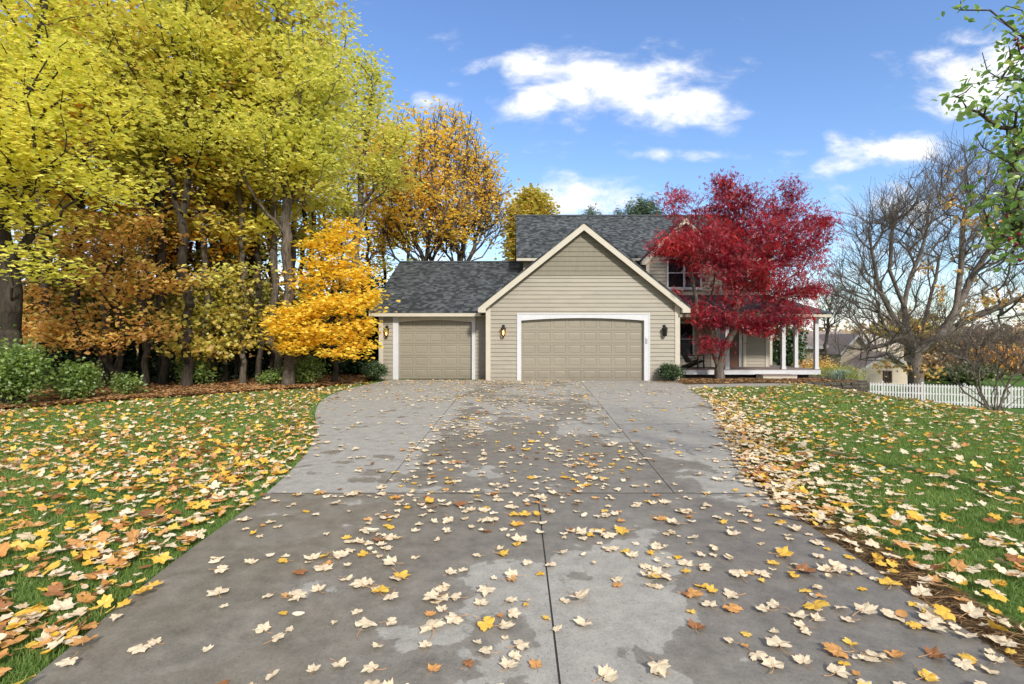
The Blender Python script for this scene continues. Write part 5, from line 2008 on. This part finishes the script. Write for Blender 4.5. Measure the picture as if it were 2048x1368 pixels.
for (lab, px, Y, top, wd, sdn) in [('green pine top above the middle of the tall roof', 1182, 48, 414, 32, 41), ('broad green pine rising behind the roof by the red maple', 1282, 46, 393, 56, 42)]:
    lb = [lobe(px, top + 20, wd * .6, 16, Y, 1.2), lobe(px - wd * .4, top + 42, wd * .6, 18, Y, 1.5), lobe(px + wd * .45, top + 40, wd * .6, 18, Y, 1.5), lobe(px, top + 80, wd, 40, Y, 2)]
    tree('pine_tree', lab, 'tree', gp(px, Y), pl((px, 600, Y), (px, top, Y)), .25, lb, 170, 60, M['lf_pine'], M['bark_dark'], sdn, leaf=.42, kind='needle', spray=(.22, .22, .3), flat=.1, r_tip=.02, up=.8)

# slender trees deeper in the wood: two kinds, each copied
rw = np.random.default_rng(8)
protos = []
for k, (mt, bk, lab) in enumerate([('lf_olive', 'bark', 'slender olive-crowned tree deep in the wood'), ('lf_lemon', 'bark_dark', 'slender yellow-crowned tree deep in the wood'), ('lf_orange', 'bark_dark', 'slender orange-crowned tree deep in the wood')]):
    b = np.array([0, 0, 0.])
    path = [np.array([.1, 0, 4.]), np.array([-.1, .1, 9.]), np.array([.15, 0, 15.])]
    lb = [(np.array([0, 0, 13.]), np.array([2.0, 2.0, 2.6]), 2), (np.array([.4, .3, 9.5]), np.array([1.9, 1.9, 1.5]), 1.4), (np.array([-.3, 0, 6.8]), np.array([1.5, 1.5, .8]), .5)]
    protos.append(tree('woodland_tree', lab, 'tree', b, path, .12, lb, 80, 18, M[mt], M[bk], 60 + k, leaf=.24, spray=(.45, .45, .15), r_tip=.01, sides=6, group=lab.replace('tree', 'trees')))
spots = [(205, 17.4, 0), (292, 17.9, 0), (325, 18.1, 1), (412, 18.2, 0), (448, 18.8, 2), (486, 18.2, 0), (515, 18.6, 1), (552, 18.6, 0), (605, 22.5, 1), (160, 17.8, 2), (78, 16.2, 0), (60, 19, 1), (105, 24, 2), (215, 19.5, 0), (262, 27, 1), (292, 21, 0), (318, 19.4, 2), (335, 26, 0), (395, 24, 1), (418, 20.5, 0), (452, 27, 2), (480, 21.5, 0), (503, 30, 1), (517, 24, 0), (542, 20.2, 1), (590, 21.5, 0), (622, 27, 1), (645, 30, 0), (680, 34, 1), (738, 34, 2), (770, 38, 1), (-60, 17, 1), (-150, 20, 2), (165, 32, 1), (-20, 26, 0), (365, 33, 2), (575, 34, 1), (240, 36, 0), (820, 42, 1), (470, 38, 1), (90, 38, 1)]
used = set()
for (px, Y, k) in spots:
    loc = gp(px, Y)
    s = (.75 + .4 * rw.random()) * (1.0 + .012 * (Y - 20))
    rz = rw.random() * 6.28
    if k not in used:
        used.add(k)
        o = protos[k]
        o.location, o.rotation_euler, o.scale = loc, (0, 0, rz), (s, s, s)
    else:
        copy_tree(protos[k], loc, rz, s)

# small understory trees filling the shade: one built, the rest copied
b = np.array([0, 0, 0.])
lab = 'small olive and russet understory tree among the trunks'
und = tree('understory_tree', lab, 'tree', b, [np.array([.05, 0, 1.2]), np.array([-.05, .1, 2.6]), np.array([.1, 0, 4.0])], .05,
           [(np.array([.6, -.2, 1.9]), np.array([.9, .8, .5]), 1), (np.array([-.7, .1, 2.3]), np.array([.9, .8, .5]), 1), (np.array([.2, 0, 3.2]), np.array([1.1, 1.0, .7]), 1.2), (np.array([-.1, 0, 4.2]), np.array([.8, .8, .5]), .7)],
           95, 24, M['lf_under'], M['bark_dark'], 66, leaf=.15, spray=(.26, .26, .12), flat=.5, hang=.3, r_tip=.005, up=.2, group='small understory trees among the trunks')
for q_, (px, Y, s) in enumerate([(470, 20.5, 1.0), (90, 18.5, 1.0), (185, 20.0, 1.15), (330, 20.5, 1.0), (400, 22.5, 1.2), (545, 20.0, .85), (280, 24, 1.3), (20, 17.5, .9), (620, 21, .9), (130, 25, 1.3), (505, 26, 1.4), (-40, 20, 1.2)]):
    if q_ == 0:
        und.location, und.scale = gp(px, Y), (s, s, s)
    else:
        copy_tree(und, gp(px, Y), rw.random() * 6.28, s)

# far wood behind everything on the left, and the tree line on the right: masses nobody could count
rt = np.random.default_rng(4)


def treeline(name, n, xf, yf, zf, size, mat, seed):
    r = np.random.default_rng(seed)
    t = r.random(n)
    x = xf(t, r)
    y = yf(t, r)
    pos = np.stack([x, y, ground_z(x) + zf(t, r, n)], 1)
    return tag(link(name, leaves_mesh(name, pos, size, 'broad', mat, (0, 0, 0), r, .2)), kind='stuff')


treeline('far_wood', 42000, lambda t, r: -75 + 73 * t + r.normal(0, .5, len(t)), lambda t, r: 44 + 14 * r.random(len(t)), lambda t, r, n: (4.6 + 1.6 * np.sin(t * 40) + 1.0 * np.sin(t * 131)) * r.random(n) ** .8, .55, M['lf_dark'], 1)
treeline('far_rusty_wood', 9000, lambda t, r: -75 + 76 * t + r.normal(0, .5, len(t)), lambda t, r: 40 + 10 * r.random(len(t)), lambda t, r, n: (6 + 2 * np.sin(t * 27)) * r.random(n), .45, M['lf_rust'], 2)
treeline('undergrowth', 18000, lambda t, r: -34 + 28 * t + r.normal(0, .4, len(t)), lambda t, r: np.maximum(forest_edge_y(-34 + 28 * t) + 7, 0) + 9 * r.random(len(t)), lambda t, r, n: (.9 + .6 * np.sin(t * 60)) * r.random(n) ** 1.3, .16, M['lf_dark'], 3)


# ------------------------------------------------------------------ shrubs
def shrub(name, label, px, Y, w, h, mat, seed, tips=140, per=40, leaf=.07, kind='oval', group=None, cat='shrub', hang=0.0, flat=.4, spray=.12, dz=0, lobes=None, bark='bark_dark'):
    b = gp(px, Y, dz)
    b = np.array(b)
    r = np.random.default_rng(seed)
    if lobes is None:
        lobes = [(b + np.array([0, 0, h * .55]), np.array([w, w * .85, h * .42]), 1.0)]
        for k in range(4):
            a = r.random() * 6.28
            lobes.append((b + np.array([math.cos(a) * w * .45, math.sin(a) * w * .4, h * (.45 + .3 * r.random())]), np.array([w * .6, w * .5, h * .36]), .5))
    paths = [[b + np.array([.02, 0, h * .18])]] + [[b, b + np.array([r.normal(0, .3) * w, r.normal(0, .3) * w, h * .35])] for _ in range(4)]
    return tree(name, label, cat, b, paths[0], .03, lobes, tips, per, mat, M[bark], seed, leaf=leaf, kind=kind, limbs=paths[1:], spray=(spray, spray, spray * .8), flat=flat, hang=hang, r_tip=.004, up=.3, alpha=.1, flare=0, shell=.4, seg=.2, wob=.02, sides=4)


shrub('boxwood_shrub', 'round clipped green shrub at the left corner of the small garage', 746, 20.3, .55, .78, M['lf_box'], 51, 220, 40, .055, group='clipped shrubs beside the garage', spray=.08)
shrub('boxwood_shrub', 'round clipped green shrub between the large garage door and the porch', 1346, 19.9, .50, .66, M['lf_box'], 52, 220, 40, .055, group='clipped shrubs beside the garage', spray=.08)
shrub('honeysuckle_bush', 'large pale green arching bush in front of the big maple trunk', 20, 11.9, .62, 1.5, M['lf_bush'], 53, 130, 40, .085, hang=.5, spray=.17)
shrub('honeysuckle_bush', 'leafy green bush right of the big maple trunk', 150, 13.2, .42, 1.0, M['lf_bush'], 54, 80, 32, .09, hang=.4, spray=.15)
shrub('honeysuckle_bush', 'small thin green bush on the leaf litter by the lawn edge', 255, 14.4, .40, .6, M['lf_bush'], 55, 45, 20, .08, hang=.4, spray=.13)
shrub('honeysuckle_bush', 'dim green bush under the golden maple', 610, 18.3, .7, .95, M['lf_bush'], 56, 120, 26, .09, spray=.16)
shrub('honeysuckle_bush', 'dim green sapling bush below the scattered orange maple', 395, 18.0, .6, 1.0, M['lf_bush'], 57, 100, 24, .09, spray=.16)
shrub('honeysuckle_bush', 'low green bush at the foot of the paired grey trunks', 540, 17.6, .45, .5, M['lf_bush'], 58, 70, 24, .08, spray=.12)
shrub('juniper_shrub', 'feathery yellow-green shrub behind the end of the porch', 1672, 24.2, 1.15, 1.25, M['lf_conifer_gold'], 59, 240, 50, .11, kind='needle', hang=-.6, flat=.1, spray=.2, dz=.45)
shrub('rust_shrub', 'russet leafed shrub behind the porch posts', 1618, 30, 1.2, 1.9, M['lf_rust'], 60, 150, 26, .12, spray=.3, dz=.5, flat=.2)
shrub('juniper_shrub', 'low lime green shrub growing past the end of the porch deck', 1628, 25.0, .7, .85, M['lf_conifer_gold'], 61, 120, 40, .10, kind='needle', hang=-.6, flat=.1, spray=.16, dz=.45)

# blue-green strap-leaved plant above the stone wall
pb = np.array([13.0, 20.4, .0])
mb = MB(pb)
r = np.random.default_rng(12)
for k in range(90):
    a = r.random() * 6.28
    ln = .55 + .35 * r.random()
    c = pb + np.array([r.normal(0, .22), r.normal(0, .14), 0])
    d = np.array([math.cos(a), math.sin(a) * .7, 0])
    sdv = np.array([-d[1], d[0], 0]) * .016
    P_ = [c, c + d * ln * .3 + [0, 0, ln * .42], c + d * ln * .7 + [0, 0, ln * .52], c + d * ln * 1.05 + [0, 0, ln * .38]]
    mb.add([P_[0] - sdv, P_[0] + sdv, P_[1] - sdv, P_[1] + sdv, P_[2] - sdv * .8, P_[2] + sdv * .8, P_[3]], [(0, 1, 3, 2), (2, 3, 5, 4), (4, 5, 6)])
o = mb.build('strap_leaf_plant', M['lf_blue'])
o.location = tuple(pb)
tag(o, 'blue-green strap-leaved plant arching over the stone wall', 'plant')

# ------------------------------------------------------------------ red japanese maple
mY = 21.0
rmb = np.array([(1440 - 1024) / F * 20.9, 20.9, -.02])
tree('japanese_maple', 'crimson japanese maple with forked grey stems in front of the porch', 'tree', rmb, pl((1438, 740, 20.9), (1430, 715, 20.9)), .17,
     [lobe(1350, 402, 36, 34, 21.4, .8, .32), lobe(1450, 420, 70, 46, 21.2, 1.4), lobe(1448, 368, 20, 26, 21.2, .5, .5), lobe(1560, 415, 42, 36, 21.2, 1.0, .6), lobe(1585, 378, 24, 22, 21.2, .5, .4), lobe(1655, 440, 16, 22, 21, .4, .25), lobe(1520, 470, 110, 60, 20.8, 1.7), lobe(1400, 480, 85, 55, 20.6, 1.5), lobe(1345, 495, 46, 36, 20.8, 1.1),
      lobe(1460, 520, 100, 50, 20.2, 1.3), lobe(1590, 510, 60, 50, 20.8, 1.2), lobe(1640, 480, 24, 28, 21, .7, .25), lobe(1560, 570, 80, 45, 20.5, 1.3), lobe(1625, 580, 45, 18, 20.6, .7, .35), lobe(1450, 590, 50, 26, 20.2, .9, .4), lobe(1570, 630, 60, 28, 20, .9, .8),
      lobe(1425, 640, 50, 26, 20.2, .8, .5), lobe(1500, 645, 62, 22, 20, .8, .6), lobe(1420, 690, 34, 16, 20.2, .6, .25), lobe(1345, 590, 22, 16, 20.6, .5, .1), lobe(1540, 665, 30, 12, 20, .4, .15), lobe(1390, 615, 22, 20, 20.4, .5, .12), lobe(1495, 400, 30, 30, 21.2, .7, .25), lobe(1610, 440, 36, 34, 21, .8, .4)],
     820, 32, M['lf_red'], M['bark_maple'], 70, leaf=.125, kind='lace',
     limbs=[[rmb + [0, 0, .35], *pl((1418, 690, 20.8), (1400, 640, 20.7), (1385, 570, 20.7), (1365, 480, 20.8))], [rmb + [0, 0, .45], *pl((1452, 690, 20.7), (1470, 660, 20.6), (1510, 630, 20.4), (1560, 600, 20.4))], pl((1470, 660, 20.6), (1475, 600, 20.6), (1470, 520, 20.8), (1455, 430, 21)),
            pl((1400, 640, 20.7), (1425, 580, 20.6), (1430, 510, 20.6)), pl((1475, 600, 20.6), (1520, 540, 20.7), (1560, 450, 21)), pl((1418, 690, 20.8), (1412, 655, 20.4), (1420, 640, 20.3))],
     spray=(.24, .24, .13), flat=.42, hang=.5, r_tip=.006, sides=7, up=.15, shell=.55, flare=.35, alpha=.12)

# ------------------------------------------------------------------ big bare tree beyond the fence
bY = 37.5
tree('bare_tree', 'huge spreading almost bare tree with a few orange leaves behind the white fence', 'tree', gp(1832, bY, -.1), pl((1832, 735, bY), (1828, 705, bY), (1815, 670, bY), (1808, 610, bY), (1820, 560, bY), (1850, 480, bY), (1860, 400, bY)), .52,
     [lobe(1905, 420, 130, 110, bY, 4.5), lobe(1800, 490, 100, 100, bY, 4), lobe(1725, 560, 60, 80, bY, 3), lobe(1800, 420, 60, 50, bY, 3), lobe(1900, 340, 60, 40, bY, 2.5), lobe(2010, 470, 110, 150, bY, 4.5), lobe(2020, 620, 100, 60, bY, 3), lobe(1850, 620, 90, 60, bY, 3), lobe(1740, 650, 70, 50, bY, 2.5, 5), lobe(1800, 680, 60, 40, bY - 1.5, 2, 4), lobe(1900, 660, 80, 40, bY - 1, 2.5, 5), lobe(1960, 350, 90, 50, bY, 3), lobe(1770, 700, 60, 35, bY - 1, 2.2, 3), lobe(2110, 400, 90, 180, bY, 4), lobe(1690, 590, 36, 70, bY, 2.5, 5), lobe(1760, 440, 50, 50, bY, 3, 6), lobe(1690, 690, 40, 30, bY, 2, .8)],
     1800, 0, None, M['bark_bare'], 80, r_tip=.0078, twig=(3, 1.6, .24),
     limbs=[pl((1812, 655, bY), (1785, 630, bY), (1765, 590, bY), (1750, 530, bY), (1738, 470, bY)), pl((1828, 705, bY), (1880, 672, bY - .5), (1908, 630, bY - .5), (1920, 560, bY), (1925, 470, bY), (1938, 390, bY)), pl((1880, 672, bY - .5), (1935, 640, bY), (2000, 612, bY), (2080, 580, bY)),
            pl((1815, 670, bY), (1770, 690, bY - .5), (1735, 700, bY - 1), (1700, 690, bY - 1)), pl((1908, 630, bY), (1940, 560, bY + .5), (1985, 490, bY + .5), (2030, 400, bY + .5)), pl((1808, 600, bY), (1780, 540, bY), (1785, 460, bY), (1800, 400, bY)), pl((1828, 705, bY), (1850, 640, bY + .6), (1870, 560, bY + .6), (1890, 470, bY + .6))],
     up=.6, alpha=.06, seg=.9, wob=.04, sides=5, flare=.35, shell=.42)
bt = [o for o in bpy.data.objects if o.name.startswith('bare_tree')][0]
r = np.random.default_rng(81)
pp = []
for (cx, cy, rx, ry, n) in [(1895, 395, 40, 22, 100), (1930, 345, 34, 14, 30), (1960, 445, 55, 18, 170), (1790, 440, 26, 12, 45), (1980, 465, 34, 14, 130), (1925, 520, 16, 40, 40), (1885, 590, 18, 26, 70), (1850, 540, 20, 14, 30), (1870, 680, 60, 30, 80), (2000, 600, 60, 24, 140), (1960, 620, 60, 40, 90), (1770, 735, 60, 10, 90), (1855, 740, 40, 12, 70), (1815, 660, 50, 40, 60)]:
    for k in range(max(1, n // 9)):
        c = W(cx + r.normal(0, rx * .5), cy + r.normal(0, ry * .5), bY + r.normal(0, 1.2))
        pp.append(c + r.normal(0, .16, (9, 3)))
pp = np.concatenate(pp)
link('crown', leaves_mesh('crown', pp, .24, 'broad', M['lf_rust'], bt.location, r, .3), bt)

# bare many-stemmed shrub at the crest of the right lawn
sb = np.array([(1990 - 1024) / F * 12.7, 12.7, float(ground_z(11.95)) - .03])
rS = np.random.default_rng(90)
stems = []
for k in range(13):
    a = rS.uniform(-1, 1)
    stems.append([sb + np.array([a * .25, rS.normal(0, .1), 0]), sb + np.array([a * .75 + rS.normal(0, .1), rS.normal(0, .3), .55]), sb + np.array([a * 1.35 + rS.normal(0, .15), rS.normal(0, .5), 1.1 + .4 * (1 - abs(a))]), ])
tree('bare_shrub', 'leafless many-stemmed shrub at the edge of the right lawn before the fence', 'shrub', sb, [sb + np.array([0, 0, .25])], .05,
     [lobe(1985, 715, 105, 40, 12.7, .9), lobe(1930, 700, 50, 40, 12.7, .7), lobe(2040, 690, 60, 50, 12.7, .8), lobe(1980, 670, 60, 20, 12.7, .6, .4), lobe(1890, 690, 26, 24, 12.7, .4, .3)],
     760, 0, None, M['bark_bare'], 91, limbs=stems, twig=(2, .22, .4), r_tip=.003, up=.55, alpha=.15, seg=.22, wob=.025, sides=4, flare=0)

# ------------------------------------------------------------------ near dogwood whose boughs hang in from the right
dgb = np.array([5.6, 4.6, -.05])
dg = tree('dogwood_tree', 'near green leafed tree with dark red berries reaching in from the right edge', 'tree', dgb, [np.array([5.5, 4.5, 1.2]), np.array([5.4, 4.4, 2.6]), np.array([5.2, 4.4, 4.6])], .10,
          [lobe(2030, 110, 42, 90, 4.0, .35, .5), lobe(2040, 250, 36, 60, 3.9, .35, .45), lobe(1985, 30, 40, 16, 4.0, .2, .05), lobe(1995, 205, 45, 22, 3.8, .2, .12), lobe(1930, 12, 36, 10, 4.0, .1, .06), lobe(1925, 183, 36, 10, 3.8, .1, .05), lobe(2010, 290, 36, 22, 3.8, .2, .10), lobe(2030, 370, 42, 60, 3.9, .35, .4), lobe(2038, 460, 40, 55, 4.0, .35, .4), lobe(2010, 430, 30, 30, 4, .2, .12), lobe(2042, 520, 22, 24, 4.0, .2, .10),
           lobe(2180, 200, 110, 220, 4.2, .7, 1.2), lobe(2200, 430, 110, 120, 4.3, .7, .6), lobe(2240, -80, 160, 140, 4.4, .8, .9)],
          430, 5, M['lf_dogwood'], M['bark'], 95, leaf=.064, kind='ovate', limbs=[[np.array([5.4, 4.4, 2.6]), np.array([4.9, 4.2, 3.0]), np.array([4.3, 4.0, 3.2])], [np.array([5.45, 4.45, 1.9]), np.array([4.9, 4.2, 2.3]), np.array([4.35, 4.05, 2.5])], [np.array([5.3, 4.4, 3.6]), np.array([4.8, 4.2, 3.9]), np.array([4.2, 4.0, 4.1])]],
          spray=(.07, .07, .05), flat=.45, hang=.45, r_tip=.0028, up=.0, alpha=.12, seg=.16, wob=.02, sides=5)
r = np.random.default_rng(96)
for (px, py) in [(2036, 88), (2030, 78), (2044, 96), (2020, 478), (2032, 488), (2038, 468), (2040, 520), (2016, 432)]:
    c = W(px, py, 3.95)
    bm = bmesh.new()
    bmesh.ops.create_icosphere(bm, subdivisions=3, radius=.016)
    ctr = [Vector(v) for v in r.normal(0, 1, (9, 3))]
    for v in bm.verts:
        d = max(v.co.normalized().dot(q.normalized()) for q in ctr)
        v.co *= .75 + .75 * max(0, d - .55)
    for f in bm.faces:
        f.smooth = True
    me = bpy.data.meshes.new('berry_cluster')
    bm.to_mesh(me)
    bm.free()
    me.materials.append(M['berry'])
    link('berry_cluster', me, dg).location = tuple(c - dgb)

# ------------------------------------------------------------------ trees beyond the fence on the right
far = [('pale yellow-green tree rounded behind the forked limbs of the bare tree', 1815, 62, [lobe(1815, 655, 70, 34, 62, 4), lobe(1850, 690, 50, 36, 62, 3), lobe(1770, 670, 36, 24, 62, 2)], 'lf_olive', 101),
       ('small orange tree beyond the fence right of the bare trunk', 1880, 52, [lobe(1885, 728, 40, 22, 52, 2), lobe(1850, 742, 24, 14, 52, 1.5)], 'lf_dull', 102),
       ('orange crowned tree seen through the bare shrub', 1990, 54, [lobe(1995, 715, 46, 30, 54, 2.5), lobe(2030, 730, 30, 20, 54, 2)], 'lf_orange', 103),
       ('low green hedge-like tree behind the right part of the fence', 1930, 47, [lobe(1915, 748, 44, 16, 47, 1.6), lobe(1960, 742, 40, 18, 47, 1.6)], 'lf_hedge', 104),
       ('olive tree at the far right beyond the bare shrub', 2050, 60, [lobe(2045, 695, 46, 34, 60, 2.6), lobe(2010, 690, 30, 24, 60, 2)], 'lf_dull', 105),
       ('russet tree behind the bare shrub between two orange crowns', 1945, 60, [lobe(1945, 695, 44, 30, 60, 2.6)], 'lf_dull', 106),
       ('dark green small tree with yellow leaves seen between porch posts', 1575, 31, [lobe(1575, 690, 26, 45, 31, 1)], 'lf_box', 107)]
for (lab, px, Y, lb, mt, sdn) in far:
    tree('distant_tree' if Y > 40 else 'small_tree', lab, 'tree', gp(px, Y), [gp(px, Y, 1.0), lb[0][0]], .18, lb, 150, 16, M[mt], M['bark_dark'], sdn, leaf=.006 * Y, spray=(.25, .25, .18), flat=.25, r_tip=.012)
tree('bare_tree', 'thin leafless tree rising beyond the porch roof end', 'tree', gp(1650, 44), pl((1655, 640, 44), (1665, 590, 44), (1672, 560, 44)), .14,
     [lobe(1672, 600, 34, 46, 44, 1.6), lobe(1650, 625, 24, 30, 44, 1.4)], 110, 1, M['lf_olive'], M['bark'], 110, twig=(2, .8, .35), leaf=.2, r_tip=.010, spray=(.3, .3, .2), keep=.3, up=.7)
treeline('far_treeline', 30000, lambda t, r: 45 + 190 * t, lambda t, r: 95 + 50 * r.random(len(t)), lambda t, r, n: (6.2 + 1.6 * np.sin(t * 50) + .8 * np.sin(t * 170)) * r.random(n) ** .7, .8, M['lf_dull'], 7)
treeline('far_green_treeline', 18000, lambda t, r: 60 + 190 * t, lambda t, r: 85 + 40 * r.random(len(t)), lambda t, r, n: (4.6 + 1.6 * np.sin(t * 37 + 1)) * r.random(n) ** .7, .7, M['lf_dull'], 8)
treeline('far_back_wood', 30000, lambda t, r: -5 + 60 * t, lambda t, r: 60 + 20 * r.random(len(t)), lambda t, r, n: (4 + 1.2 * np.sin(t * 30)) * r.random(n) ** .8, .6, M['lf_dull'], 9)
